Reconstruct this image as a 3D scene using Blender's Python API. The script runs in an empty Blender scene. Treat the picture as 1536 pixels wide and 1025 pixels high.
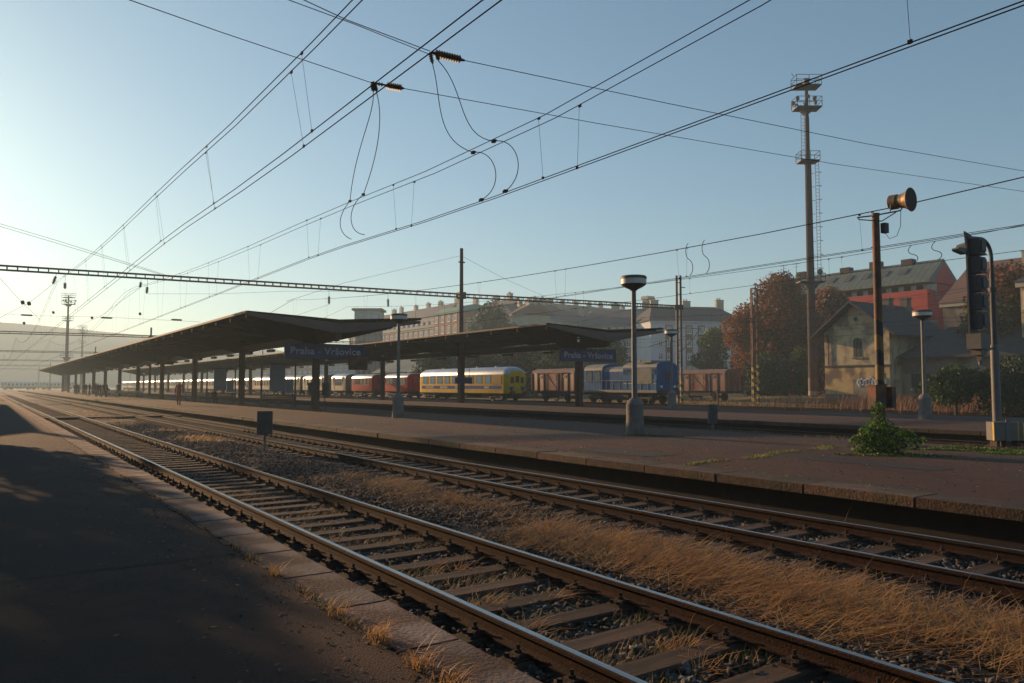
SKY_DUST=2.5; SKY_STR=.10; SUN_STR=4.0; HAZE=.0011; HAZE_G=.6; EXPO=0.0
SKY_DUST=.6; SKY_STR=.107; SUN_STR=5.0; HAZE=.0008; HAZE_G=.3; EXPO=.62; SKY_GAMMA=.80; SKY_TINT=(.73,.975,1.075,1); HAZE_C=(.68,.89,1.0,1)
import bpy, bmesh, math, random
import numpy as np
from mathutils import Vector, Matrix
random.seed(7); rng = np.random.default_rng(11)
PI = math.pi
S = bpy.context.scene
C = S.collection
# ---------------------------------------------------------------- camera model (also used to site far things)
F = 1152.0; YAW = math.radians(34.56); PIT = math.radians(3.304); EYE = 1.768
sn, cs = math.sin(YAW), math.cos(YAW)
FW = Vector((sn*math.cos(PIT), cs*math.cos(PIT), math.sin(PIT)))
RT = Vector((cs, -sn, 0)); UP = RT.cross(FW)
CAM = Vector((0, 0, EYE))
def ray(px, py): return (FW + RT*((px-768)/F) - UP*((py-512.5)/F))
def P(px, py, d): return CAM + ray(px, py)*d
def G(px, py, z=0.0):
    r = ray(px, py); return CAM + r*((z-EYE)/r.z)
def XP(px, py, X):
    r = ray(px, py); return CAM + r*(X/r.x)
def YX(px, X):
    r = ray(px, 579); return X*r.y/r.x
# ---------------------------------------------------------------- materials
MATS = {}
def pm(name, c1, c2=None, scale=4.0, rough=0.7, bump=0.0, bscale=None, metal=0.0, spec=0.4, detail=6, c3=None, s3=0.6, coord='Object', stretch=None, rand=0.0):
    if name in MATS: return MATS[name]
    m = bpy.data.materials.new(name); m.use_nodes = True
    nt = m.node_tree; b = nt.nodes['Principled BSDF']
    b.inputs['Roughness'].default_value = rough; b.inputs['Metallic'].default_value = metal
    b.inputs['Specular IOR Level'].default_value = spec
    tc = nt.nodes.new('ShaderNodeTexCoord'); src = tc.outputs[coord]
    if stretch:
        mp = nt.nodes.new('ShaderNodeMapping'); mp.inputs['Scale'].default_value = stretch
        nt.links.new(src, mp.inputs['Vector']); src = mp.outputs[0]
    if c2 is None: c2 = tuple(x*0.78 for x in c1)
    n = nt.nodes.new('ShaderNodeTexNoise'); n.inputs['Scale'].default_value = scale; n.inputs['Detail'].default_value = detail
    n.inputs['Roughness'].default_value = 0.62
    nt.links.new(src, n.inputs['Vector'])
    r = nt.nodes.new('ShaderNodeValToRGB'); r.color_ramp.elements[0].position = .36; r.color_ramp.elements[1].position = .64
    r.color_ramp.elements[0].color = (*c1, 1); r.color_ramp.elements[1].color = (*c2, 1)
    nt.links.new(n.outputs['Fac'], r.inputs['Fac']); out = r.outputs['Color']
    if c3 is not None:
        n3 = nt.nodes.new('ShaderNodeTexNoise'); n3.inputs['Scale'].default_value = s3; n3.inputs['Detail'].default_value = 5
        nt.links.new(src, n3.inputs['Vector'])
        r3 = nt.nodes.new('ShaderNodeValToRGB'); r3.color_ramp.elements[0].position = .48; r3.color_ramp.elements[1].position = .62
        nt.links.new(n3.outputs['Fac'], r3.inputs['Fac'])
        mx = nt.nodes.new('ShaderNodeMix'); mx.data_type = 'RGBA'
        nt.links.new(r3.outputs['Color'], mx.inputs[0]); nt.links.new(out, mx.inputs[6]); mx.inputs[7].default_value = (*c3, 1)
        out = mx.outputs[2]
    if rand > 0:
        oi = nt.nodes.new('ShaderNodeObjectInfo'); mr = nt.nodes.new('ShaderNodeMapRange'); mr.inputs['To Min'].default_value = 1-rand; mr.inputs['To Max'].default_value = 1+rand
        nt.links.new(oi.outputs['Random'], mr.inputs['Value']); hv = nt.nodes.new('ShaderNodeHueSaturation')
        nt.links.new(mr.outputs[0], hv.inputs['Value']); nt.links.new(out, hv.inputs['Color']); out = hv.outputs[0]
    nt.links.new(out, b.inputs['Base Color'])
    if bump > 0:
        n2 = nt.nodes.new('ShaderNodeTexNoise'); n2.inputs['Scale'].default_value = bscale or scale*6; n2.inputs['Detail'].default_value = 5
        nt.links.new(src, n2.inputs['Vector'])
        bp = nt.nodes.new('ShaderNodeBump'); bp.inputs['Strength'].default_value = min(1, bump); bp.inputs['Distance'].default_value = 0.02*max(1, bump)
        nt.links.new(n2.outputs['Fac'], bp.inputs['Height']); nt.links.new(bp.outputs[0], b.inputs['Normal'])
    MATS[name] = m; return m
def nodes_of(m): return m.node_tree.nodes, m.node_tree.links, m.node_tree.nodes['Principled BSDF']

M = {}
M['rail_side'] = pm('rail_rust', (.045,.021,.013), (.024,.014,.011), 9, .9, .4, 60, spec=.15)
M['rail_top'] = pm('rail_polished', (.36,.35,.35), (.24,.23,.225), 3, .27, 0, metal=1.0, stretch=(1,.15,1))
M['rail_dull'] = pm('rail_dull_top', (.16,.13,.11), (.10,.08,.07), 5, .42, 0, metal=.8)
M['sleeper'] = pm('sleeper_wood', (.095,.057,.038), (.055,.037,.028), 3, .9, .9, 40, stretch=(1,8,4), c3=(.04,.03,.025), s3=.9, rand=.4)
M['stone'] = pm('ballast_stone', (.055,.040,.032), (.026,.020,.017), 2.2, .9, .5, 50, c3=(.16,.145,.135), s3=7)
M['straw'] = pm('dry_grass', (.62,.36,.12), (.42,.21,.065), 3, .6, spec=.3)
M['straw2'] = pm('dry_grass_brown', (.13,.065,.03), (.08,.042,.022), 3, .7)
M['green'] = pm('green_blade', (.07,.11,.025), (.04,.075,.02), 6, .6)
M['leafg'] = pm('leaf_green', (.055,.10,.02), (.033,.062,.015), .5, .6)
M['leafd'] = pm('leaf_dark_green', (.025,.045,.016), (.04,.06,.02), .5, .65)
M['leafy'] = pm('leaf_yellow_green', (.11,.13,.03), (.07,.10,.025), .6, .6)
M['leafr'] = pm('leaf_rust', (.26,.092,.015), (.15,.055,.012), .6, .65)
M['leafo'] = pm('leaf_orange', (.32,.13,.022), (.22,.08,.018), .6, .65)
M['leafb'] = pm('leaf_brown', (.075,.04,.018), (.055,.035,.015), .6, .7)
M['leafbr'] = pm('leaf_bright_green', (.16,.34,.02), (.10,.22,.015), 3, .5)
M['bark'] = pm('bark', (.07,.05,.038), (.04,.03,.022), 3, .9, .8, 14)
M['asph2'] = pm('platform_asphalt_far', (.072,.023,.010), (.048,.018,.010), 1.4, .9, .7, 60, c3=(.040,.024,.020), s3=.22)
M['coping'] = pm('coping_concrete', (.090,.042,.028), (.056,.030,.022), 5, .9, .6, 40, c3=(.17,.13,.11), s3=1.9, rand=.25)
M['coping2'] = pm('coping_mossy_concrete', (.105,.062,.038), (.058,.038,.028), 6, .9, .9, 30, c3=(.045,.04,.022), s3=1.1, rand=.38)
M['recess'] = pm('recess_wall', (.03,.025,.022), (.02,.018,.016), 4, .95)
M['concrete'] = pm('concrete_grey', (.20,.18,.165), (.14,.125,.115), 4, .85, .5, 40, c3=(.11,.095,.085), s3=.8)
M['concrete_d'] = pm('concrete_dark', (.062,.042,.034), (.042,.030,.026), 3, .9, .5, 30, c3=(.055,.042,.036), s3=.7)
M['steel_dk'] = pm('steel_dark', (.055,.048,.045), (.035,.03,.028), 5, .6, .2, 30, metal=.1)
M['steel_gr'] = pm('steel_grey_paint', (.16,.155,.15), (.11,.105,.10), 5, .55, .2, 30)
M['rust'] = pm('rusty_paint', (.20,.075,.03), (.11,.048,.026), 3.5, .7, .4, 30, c3=(.06,.035,.028), s3=2)
M['maroon'] = pm('canopy_red_paint', (.06,.02,.016), (.04,.016,.014), 3, .6, .2, 20)
M['canopy_top'] = pm('canopy_roof_felt', (.10,.095,.085), (.07,.065,.06), 1.5, .8)
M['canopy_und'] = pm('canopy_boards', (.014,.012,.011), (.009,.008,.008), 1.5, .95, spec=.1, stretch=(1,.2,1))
M['gutter'] = pm('gutter_zinc', (.15,.10,.065), (.11,.075,.05), 4, .75)
M['wire'] = pm('wire_copper_dark', (.022,.020,.019), (.015,.014,.013), 2, .95, spec=.05)
M['insul'] = pm('insulator_brown', (.05,.022,.014), (.03,.016,.011), 3, .6, spec=.2)
M['lampwhite'] = pm('lamp_diffuser', (.62,.58,.50), (.5,.46,.4), 3, .45)
M['lampcap'] = pm('lamp_cap', (.10,.075,.06), (.06,.05,.042), 4, .6)
M['signblue'] = pm('sign_blue', (.012,.035,.17), (.009,.028,.13), 3, .4)
M['signtxt'] = pm('sign_lettering', (.50,.52,.56), (.42,.44,.48), 5, .5)
M['white'] = pm('white_paint', (.7,.69,.66), (.6,.59,.56), 4, .6)
M['yellowp'] = pm('yellow_paint', (.60,.42,.05), (.45,.31,.05), 4, .6)
M['black'] = pm('black_paint', (.02,.02,.02), (.03,.028,.026), 4, .6)
M['glass'] = pm('dark_glass', (.02,.025,.03), (.03,.035,.04), 2, .08, spec=.8)
M['tyel'] = pm('train_yellow', (.62,.41,.012), (.52,.33,.012), 1.2, .75, spec=.12, c3=(.44,.29,.015), s3=.5)
M['tblue'] = pm('train_band_blue', (.02,.06,.30), (.025,.07,.34), 2, .8, spec=.1)
M['twhite'] = pm('train_band_white', (.42,.42,.44), (.3,.31,.34), 3, .8, spec=.1)
M['tglass'] = pm('train_sky_tint_glass', (.03,.24,.52), (.04,.30,.58), .5, .7, spec=.1)  # tinted train panes, reflected sky blue put into the base colour
M['troof'] = pm('train_roof_silver', (.45,.46,.47), (.34,.35,.37), .6, .35, metal=.55)
M['tred'] = pm('train_maroon', (.36,.014,.012), (.27,.012,.011), 1.5, .8, spec=.1)
M['tcream'] = pm('train_cream', (.42,.39,.27), (.34,.31,.22), 1.0, .7, spec=.2)
M['tgreen'] = pm('train_green', (.10,.13,.09), (.08,.10,.07), 1.5, .5)
M['box'] = pm('boxcar_brown', (.20,.065,.036), (.14,.045,.028), 2.5, .75, .3, 30, c3=(.28,.15,.10), s3=1.2)
M['boxroof'] = pm('boxcar_roof', (.20,.12,.10), (.15,.09,.08), 1.2, .8)
M['lblue'] = pm('loco_blue', (.015,.085,.22), (.012,.07,.18), 1.6, .75, spec=.12, c3=(.03,.11,.22), s3=.9)
M['llight'] = pm('loco_light_blue', (.022,.12,.27), (.018,.09,.21), 1.6, .75, spec=.12, c3=(.04,.15,.28), s3=.8)
M['lroof'] = pm('loco_roof', (.20,.20,.17), (.14,.14,.12), 1.5, .6)
M['under'] = pm('undercarriage', (.04,.033,.028), (.028,.024,.02), 4, .8)
M['brick'] = pm('brick_orange', (.32,.14,.08), (.25,.11,.065), 1.2, .85)
M['slate'] = pm('slate_roof', (.075,.078,.085), (.055,.057,.062), .8, .7)
M['rooftile'] = pm('brown_tile_roof', (.17,.085,.06), (.12,.065,.05), .8, .8)
M['redtile'] = pm('red_tile_roof', (.26,.09,.055), (.18,.07,.045), .8, .8)
M['coppergreen'] = pm('green_copper_roof', (.10,.26,.18), (.08,.21,.15), 1.5, .6)
M['cream'] = pm('cream_render', (.42,.37,.27), (.36,.31,.23), .6, .9)
M['bluewall'] = pm('pale_blue_render', (.28,.34,.42), (.24,.30,.37), .6, .9)
M['pinkwall'] = pm('pink_render', (.40,.25,.20), (.34,.21,.17), .6, .9)
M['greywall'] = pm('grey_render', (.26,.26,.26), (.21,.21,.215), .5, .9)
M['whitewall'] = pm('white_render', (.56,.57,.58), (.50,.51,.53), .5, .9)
M['brownpan'] = pm('brown_panel', (.22,.14,.09), (.18,.115,.075), 1.5, .85)
M['redwall'] = pm('red_render', (.42,.065,.045), (.36,.055,.04), .8, .85)
M['metalroof'] = pm('green_grey_metal_roof', (.15,.17,.15), (.12,.135,.12), .7, .5, metal=.3)
M['ochre'] = pm('ochre_plaster', (.50,.36,.17), (.36,.25,.12), 1.1, .92, .5, 20, c3=(.16,.11,.075), s3=.55)
M['ochre2'] = pm('pale_plaster', (.48,.39,.24), (.38,.30,.18), 1.4, .92, .5, 20, c3=(.22,.165,.11), s3=.7)
M['darkplaster'] = pm('sooty_plaster', (.17,.14,.11), (.11,.09,.075), 1.1, .92, .5, 20, c3=(.25,.21,.16), s3=.5)
M['darkroof'] = pm('dark_shingle_roof', (.055,.05,.052), (.035,.033,.036), 2.0, .8, .4, 12)
M['wood'] = pm('weathered_wood', (.11,.075,.05), (.07,.05,.035), 5, .85, stretch=(1,1,6))
M['skin'] = pm('skin', (.42,.24,.16), (.38,.21,.14), 4, .6)
M['orange'] = pm('orange_workwear', (.48,.10,.03), (.38,.075,.025), 8, .8)
M['clothd'] = pm('dark_clothes', (.03,.032,.04), (.022,.022,.028), 5, .85)
M['clothb'] = pm('blue_jeans', (.05,.07,.12), (.04,.055,.09), 5, .85)
M['clothr'] = pm('brown_jacket', (.10,.06,.045), (.08,.05,.035), 5, .85)
M['hair'] = pm('hair', (.03,.02,.015), (.02,.014,.01), 5, .7)
M['panel'] = pm('poster_panel', (.24,.28,.32), (.18,.22,.26), .8, .4)
M['boxgrey'] = pm('relay_box_grey', (.17,.16,.145), (.125,.115,.105), 4, .7, .2, 20, c3=(.15,.13,.11), s3=2.0)
M['sighead'] = pm('signal_housing', (.075,.075,.082), (.05,.05,.055), 4, .6, .2, 20)
M['bell'] = pm('horn_paint', (.26,.17,.09), (.16,.10,.055), 5, .5, .2, 20, metal=.3)
M['belldark'] = pm('horn_inside', (.03,.02,.018), (.022,.016,.014), 5, .7)
# translucent-ish leaves: let low sun through thin blades
for k in ('straw','leafg','leafy','leafr','leafo','leafbr','green'):
    nd, lk, b = nodes_of(M[k])
    b.inputs['Transmission Weight'].default_value = 0.0
    b.inputs['Subsurface Weight'].default_value = 0.0
    tr = nd.new('ShaderNodeBsdfTranslucent'); mx = nd.new('ShaderNodeMixShader'); mx.inputs[0].default_value = .35
    col = b.inputs['Base Color'].links[0].from_socket
    lk.new(col, tr.inputs['Color']); o = nd['Material Output']
    lk.new(b.outputs[0], mx.inputs[1]); lk.new(tr.outputs[0], mx.inputs[2]); lk.new(mx.outputs[0], o.inputs['Surface'])

# near platform: brown asphalt with joints every 7 m, oil stains and cracks (all real surface marks)
def near_asphalt():
    m = pm('platform_asphalt_near', (.054,.022,.012), (.032,.015,.010), 2.2, .93, .9, 75, c3=(.026,.018,.015), s3=.35)
    nd, lk, b = nodes_of(m)
    tc = nd.new('ShaderNodeTexCoord'); sp = nd.new('ShaderNodeSeparateXYZ'); lk.new(tc.outputs['Object'], sp.inputs[0])
    n = nd.new('ShaderNodeTexNoise'); n.inputs['Scale'].default_value = 1.3; n.inputs['Detail'].default_value = 8
    lk.new(tc.outputs['Object'], n.inputs['Vector'])
    a = nd.new('ShaderNodeMath'); a.operation = 'MULTIPLY_ADD'; a.inputs[1].default_value = .22; a.inputs[2].default_value = -.11 - 7.15 + 70
    lk.new(n.outputs['Fac'], a.inputs[0])
    s = nd.new('ShaderNodeMath'); s.operation = 'ADD'; lk.new(sp.outputs['Y'], s.inputs[0]); lk.new(a.outputs[0], s.inputs[1])
    w = nd.new('ShaderNodeMath'); w.operation = 'PINGPONG'; w.inputs[1].default_value = 3.5; lk.new(s.outputs[0], w.inputs[0])
    r = nd.new('ShaderNodeMapRange'); r.inputs['From Min'].default_value = .016; r.inputs['From Max'].default_value = .05; lk.new(w.outputs[0], r.inputs['Value'])
    # fine cracks
    v = nd.new('ShaderNodeTexVoronoi'); v.feature = 'DISTANCE_TO_EDGE'; v.inputs['Scale'].default_value = .42
    wv = nd.new('ShaderNodeVectorMath'); wv.operation = 'MULTIPLY_ADD'
    lk.new(n.outputs['Color'], wv.inputs[0]); wv.inputs[1].default_value = (.9,.9,.9); lk.new(tc.outputs['Object'], wv.inputs[2]); lk.new(wv.outputs[0], v.inputs['Vector'])
    rc = nd.new('ShaderNodeMapRange'); rc.inputs['From Min'].default_value = .001; rc.inputs['From Max'].default_value = .007; rc.inputs['To Min'].default_value = .35; lk.new(v.outputs['Distance'], rc.inputs['Value'])
    mm = nd.new('ShaderNodeMath'); mm.operation = 'MULTIPLY'; lk.new(r.outputs[0], mm.inputs[0]); lk.new(rc.outputs[0], mm.inputs[1])
    old = b.inputs['Base Color'].links[0].from_socket
    mx = nd.new('ShaderNodeMix'); mx.data_type = 'RGBA'; lk.new(mm.outputs[0], mx.inputs[0]); mx.inputs[6].default_value = (.018,.014,.012,1); lk.new(old, mx.inputs[7])
    lk.new(mx.outputs[2], b.inputs['Base Color'])
    return m
M['asph1'] = near_asphalt()
def ground_mat():
    m = pm('ground_gravel', (.085,.068,.056), (.045,.037,.032), 3.0, .95, 1.0, 18, c3=(.11,.08,.05), s3=.25)
    nd, lk, b = nodes_of(m)
    tc = nd.new('ShaderNodeTexCoord'); sp = nd.new('ShaderNodeSeparateXYZ'); lk.new(tc.outputs['Object'], sp.inputs[0])
    n = nd.new('ShaderNodeTexNoise'); n.inputs['Scale'].default_value = .35; n.inputs['Detail'].default_value = 7; lk.new(tc.outputs['Object'], n.inputs['Vector'])
    a = nd.new('ShaderNodeMath'); a.operation = 'MULTIPLY_ADD'; a.inputs[1].default_value = 8; lk.new(n.outputs['Fac'], a.inputs[0]); lk.new(sp.outputs['X'], a.inputs[2])
    r = nd.new('ShaderNodeMapRange'); r.inputs['From Min'].default_value = 59; r.inputs['From Max'].default_value = 62; lk.new(a.outputs[0], r.inputs['Value'])
    rp = nd.new('ShaderNodeValToRGB'); rp.color_ramp.elements[0].position = .38; rp.color_ramp.elements[1].position = .6
    rp.color_ramp.elements[0].color = (.09,.10,.03,1); rp.color_ramp.elements[1].color = (.20,.13,.06,1); lk.new(n.outputs['Fac'], rp.inputs['Fac'])
    old = b.inputs['Base Color'].links[0].from_socket
    mx = nd.new('ShaderNodeMix'); mx.data_type = 'RGBA'; lk.new(r.outputs[0], mx.inputs[0]); lk.new(old, mx.inputs[6]); lk.new(rp.outputs[0], mx.inputs[7])
    lk.new(mx.outputs[2], b.inputs['Base Color'])
    return m
M['ground'] = ground_mat()
M['hill'] = pm('hill_woods', (.06,.075,.04), (.09,.085,.06), .02, .95)
def stripes(name, ca, cb, scale, ang=.8):
    m = bpy.data.materials.new(name); m.use_nodes = True; nd, lk, b = nodes_of(m)
    tc = nd.new('ShaderNodeTexCoord'); sp = nd.new('ShaderNodeSeparateXYZ'); lk.new(tc.outputs['Object'], sp.inputs[0])
    a = nd.new('ShaderNodeMath'); a.operation = 'MULTIPLY_ADD'; a.inputs[1].default_value = ang; lk.new(sp.outputs['X'], a.inputs[0]); lk.new(sp.outputs['Z'], a.inputs[2])
    w = nd.new('ShaderNodeMath'); w.operation = 'PINGPONG'; w.inputs[1].default_value = scale; lk.new(a.outputs[0], w.inputs[0])
    g = nd.new('ShaderNodeMath'); g.operation = 'GREATER_THAN'; g.inputs[1].default_value = scale/2; lk.new(w.outputs[0], g.inputs[0])
    n = nd.new('ShaderNodeTexNoise'); n.inputs['Scale'].default_value = 8; lk.new(tc.outputs['Object'], n.inputs['Vector'])
    mx = nd.new('ShaderNodeMix'); mx.data_type = 'RGBA'; lk.new(g.outputs[0], mx.inputs[0]); mx.inputs[6].default_value = (*ca,1); mx.inputs[7].default_value = (*cb,1)
    m2 = nd.new('ShaderNodeMix'); m2.data_type = 'RGBA'; m2.blend_type = 'MULTIPLY'; m2.inputs[0].default_value = .6; lk.new(mx.outputs[2], m2.inputs[6]); lk.new(n.outputs['Color'], m2.inputs[7])
    lk.new(m2.outputs[2], b.inputs['Base Color']); b.inputs['Roughness'].default_value = .65
    return m
M['hazard'] = stripes('hazard_stripes', (.02,.02,.02), (.6,.42,.05), .36)
M['hazard_d'] = stripes('worn_hazard_stripes', (.03,.022,.02), (.26,.15,.04), .36)
M['hazard_v'] = stripes('worn_white_bands', (.30,.27,.25), (.09,.045,.035), 1.6, 0)
def seamed(name, c1, c2, pitch, axis='X'):
    m = bpy.data.materials.new(name); m.use_nodes = True; nd, lk, b = nodes_of(m)
    tc = nd.new('ShaderNodeTexCoord'); sp = nd.new('ShaderNodeSeparateXYZ'); lk.new(tc.outputs['Object'], sp.inputs[0])
    w = nd.new('ShaderNodeMath'); w.operation = 'PINGPONG'; w.inputs[1].default_value = pitch/2; lk.new(sp.outputs[axis], w.inputs[0])
    g = nd.new('ShaderNodeMath'); g.operation = 'LESS_THAN'; g.inputs[1].default_value = pitch*.07; lk.new(w.outputs[0], g.inputs[0])
    n = nd.new('ShaderNodeTexNoise'); n.inputs['Scale'].default_value = .8; n.inputs['Detail'].default_value = 6; lk.new(tc.outputs['Object'], n.inputs['Vector'])
    rp = nd.new('ShaderNodeValToRGB'); rp.color_ramp.elements[0].position = .35; rp.color_ramp.elements[1].position = .65
    rp.color_ramp.elements[0].color = (*c1,1); rp.color_ramp.elements[1].color = (*c2,1); lk.new(n.outputs['Fac'], rp.inputs['Fac'])
    mx = nd.new('ShaderNodeMix'); mx.data_type = 'RGBA'; lk.new(g.outputs[0], mx.inputs[0]); lk.new(rp.outputs[0], mx.inputs[6]); mx.inputs[7].default_value = (*[x*.45 for x in c2],1)
    lk.new(mx.outputs[2], b.inputs['Base Color']); b.inputs['Roughness'].default_value = .6
    return m
M['metalroof'] = seamed('standing_seam_roof', (.10,.13,.105), (.075,.10,.082), .9, 'Y')
M['boxplanks'] = seamed('boxcar_planks', (.20,.066,.036), (.14,.047,.028), .16, 'Z')
M['ribs'] = seamed('ribbed_end', (.20,.085,.05), (.15,.06,.038), .5, 'X')

# ---------------------------------------------------------------- mesh builder
class MB:
    def __init__(s): s.v = []; s.f = []; s.m = []
    def add(s, vs, fs, mi=0):
        o = len(s.v); s.v += [tuple(v) for v in vs]; s.f += [tuple(i+o for i in f) for f in fs]; s.m += [mi]*len(fs); return s
    def box(s, x0, x1, y0, y1, z0, z1, mi=0):
        vs = [(x, y, z) for z in (z0, z1) for y in (y0, y1) for x in (x0, x1)]
        return s.add(vs, [(0,2,3,1),(4,5,7,6),(0,1,5,4),(2,6,7,3),(0,4,6,2),(1,3,7,5)], mi)
    def cyl(s, p, q, r0, r1=None, n=10, mi=0, cap=True):
        p = Vector(p); q = Vector(q); r1 = r0 if r1 is None else r1
        d = (q-p).normalized(); a = d.orthogonal().normalized(); b = d.cross(a)
        vs = [p+(a*math.cos(2*PI*i/n)+b*math.sin(2*PI*i/n))*r0 for i in range(n)] + [q+(a*math.cos(2*PI*i/n)+b*math.sin(2*PI*i/n))*r1 for i in range(n)]
        fs = [(i, (i+1)%n, n+(i+1)%n, n+i) for i in range(n)]
        if cap: fs += [tuple(range(n-1, -1, -1)), tuple(range(n, 2*n))]
        return s.add(vs, fs, mi)
    def lathe(s, base, prof, n=20, mi=0, axis=(0,0,1), mis=None):
        base = Vector(base); d = Vector(axis).normalized(); a = d.orthogonal().normalized(); b = d.cross(a)
        vs = []
        for r, h in prof: vs += [base+d*h+(a*math.cos(2*PI*i/n)+b*math.sin(2*PI*i/n))*r for i in range(n)]
        for k in range(len(prof)-1):
            o = len(s.v)
            fs = [(i, (i+1)%n, n+(i+1)%n, n+i) for i in range(n)]
            s.add(vs[k*n:(k+2)*n], fs, mis[k] if mis else mi)
        s.add(vs[:n], [tuple(range(n-1,-1,-1))], mis[0] if mis else mi); s.add(vs[-n:], [tuple(range(n))], mis[-1] if mis else mi)
        return s
    def tube(s, pts, r, n=5, mi=0):
        pts = [Vector(p) for p in pts]; vs = []
        a = None
        for k, p in enumerate(pts):
            d = (pts[min(k+1, len(pts)-1)]-pts[max(k-1, 0)]).normalized()
            if a is None: a = d.orthogonal().normalized()
            a = (a-d*a.dot(d)).normalized(); b = d.cross(a)
            vs += [p+(a*math.cos(2*PI*i/n)+b*math.sin(2*PI*i/n))*r for i in range(n)]
        fs = [(k*n+i, k*n+(i+1)%n, (k+1)*n+(i+1)%n, (k+1)*n+i) for k in range(len(pts)-1) for i in range(n)]
        fs += [tuple(range(n-1,-1,-1)), tuple((len(pts)-1)*n+i for i in range(n))]
        return s.add(vs, fs, mi)
    def prism(s, poly, y0, y1, axis='y', mi=0, mis=None):
        n = len(poly)
        if axis == 'y': vs = [(a, y0, b) for a, b in poly]+[(a, y1, b) for a, b in poly]
        elif axis == 'x': vs = [(y0, a, b) for a, b in poly]+[(y1, a, b) for a, b in poly]
        else: vs = [(a, b, y0) for a, b in poly]+[(a, b, y1) for a, b in poly]
        o = len(s.v); s.v += vs
        for i in range(n):
            s.f.append((o+i, o+(i+1)%n, o+n+(i+1)%n, o+n+i)); s.m.append(mis[i] if mis else mi)
        s.f += [tuple(o+i for i in range(n-1,-1,-1)), tuple(o+n+i for i in range(n))]; s.m += [mi, mi]
        return s
    def quad(s, a, b, c, d, mi=0): return s.add([a,b,c,d], [(0,1,2,3)], mi)
    def mesh(s, name, mats, smooth=False, fix=True):
        me = bpy.data.meshes.new(name); me.from_pydata(s.v, [], s.f)
        for m in (mats if isinstance(mats, (list, tuple)) else [mats]): me.materials.append(m)
        me.polygons.foreach_set('material_index', s.m)
        if fix:
            bm = bmesh.new(); bm.from_mesh(me); bmesh.ops.recalc_face_normals(bm, faces=bm.faces); bm.to_mesh(me); bm.free()
        if smooth:
            me.polygons.foreach_set('use_smooth', [True]*len(me.polygons))
            try: me.set_sharp_from_angle(angle=math.radians(38))
            except Exception: pass
        me.update(); return me
    def build(s, name, mats, parent=None, loc=None, smooth=False, fix=True):
        return obj(name, s.mesh(name, mats, smooth, fix), parent, loc)
def obj(name, me, parent=None, loc=None, rz=0):
    o = bpy.data.objects.new(name, me); C.objects.link(o)
    if parent is not None: o.parent = parent
    if loc is not None: o.location = loc
    if rz: o.rotation_euler = (0, 0, rz)
    return o
def tag(o, label, cat, group=None):
    o['label'] = label; o['category'] = cat
    if group: o['group'] = group
    return o
def thing(name, label, cat, loc=(0,0,0), rz=0, group=None):
    o = obj(name, None, None, loc, rz); return tag(o, label, cat, group)
def struct(o, kind='structure'): o['kind'] = kind; return o
def dup(root, loc=None, rz=None, label=None):
    r = root.copy(); C.objects.link(r)
    if loc is not None: r.location = loc
    if rz is not None: r.rotation_euler = (0, 0, rz)
    if label: r['label'] = label
    for ch in list(root.children):
        c = ch.copy(); C.objects.link(c); c.parent = r
        for g in list(ch.children):
            d = g.copy(); C.objects.link(d); d.parent = c
    return r
def npmesh(name, V, Q, mats, mi=None, smooth=False):
    me = bpy.data.meshes.new(name); V = np.asarray(V, dtype=np.float32); Q = np.asarray(Q, dtype=np.int32); k = Q.shape[1]
    me.vertices.add(len(V)); me.vertices.foreach_set('co', V.ravel())
    me.loops.add(Q.size); me.loops.foreach_set('vertex_index', Q.ravel())
    me.polygons.add(len(Q)); me.polygons.foreach_set('loop_start', np.arange(0, Q.size, k, dtype=np.int32))
    for m in (mats if isinstance(mats, (list, tuple)) else [mats]): me.materials.append(m)
    if mi is not None: me.polygons.foreach_set('material_index', np.asarray(mi, dtype=np.int32))
    me.update(calc_edges=True); me.validate(); return me
# ================================================================ GROUND
def smooth(a, b, x): t = max(0., min(1., (x-a)/(b-a))); return t*t*(3-2*t)
def gz(X): return -.26 + .06*smooth(44, 50, X) + .10*smooth(56, 60, X) - .05*smooth(67, 69, X) + .6*smooth(72.7, 75, X) + 13*smooth(118, 260, X)
xs = [-2600, -900, -300, -100, -40, -12, 0, 12, 26, 40, 44, 46, 48, 50, 53, 56, 58, 60, 63, 67, 68, 69, 71, 72.7, 73.3, 74, 75, 90, 105, 118, 135, 150, 170, 190, 215, 240, 262, 400, 800, 2600]
ys = [-2600, -600, -100, -20, 0, 40, 80, 150, 300, 600, 1200, 2600]
b = MB(); n = len(xs)
b.add([(x, y, gz(x)) for y in ys for x in xs], [(j*n+i, j*n+i+1, (j+1)*n+i+1, (j+1)*n+i) for j in range(len(ys)-1) for i in range(n-1)])
g = b.mesh('ground', M['ground'], smooth=False, fix=False); struct(obj('ground', g))
# far wooded ridge at the end of the line
def ridge(name, az0, az1, dist, hfun, thick, nseg=60):
    b = MB(); vs = []
    for i in range(nseg+1):
        az = math.radians(az0+(az1-az0)*i/nseg); h = hfun(i/nseg)
        for dd, hh in ((-thick, -.5), (-thick*.45, h*.62), (0, h), (thick*.8, h*.8), (thick*1.6, -.5)):
            r = dist+dd; vs.append((math.sin(az)*r, math.cos(az)*r, hh))
    b.add(vs, [(i*5+k, (i+1)*5+k, (i+1)*5+k+1, i*5+k+1) for i in range(nseg) for k in range(4)])
    return struct(b.build(name, M['hill'], smooth=True))
ridge('hill', -16, 34, 1020, lambda t: 73 + 5*math.sin(9*t+1) + 3*math.sin(23*t) - 48*smooth(.42, .85, t), 190)

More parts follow.
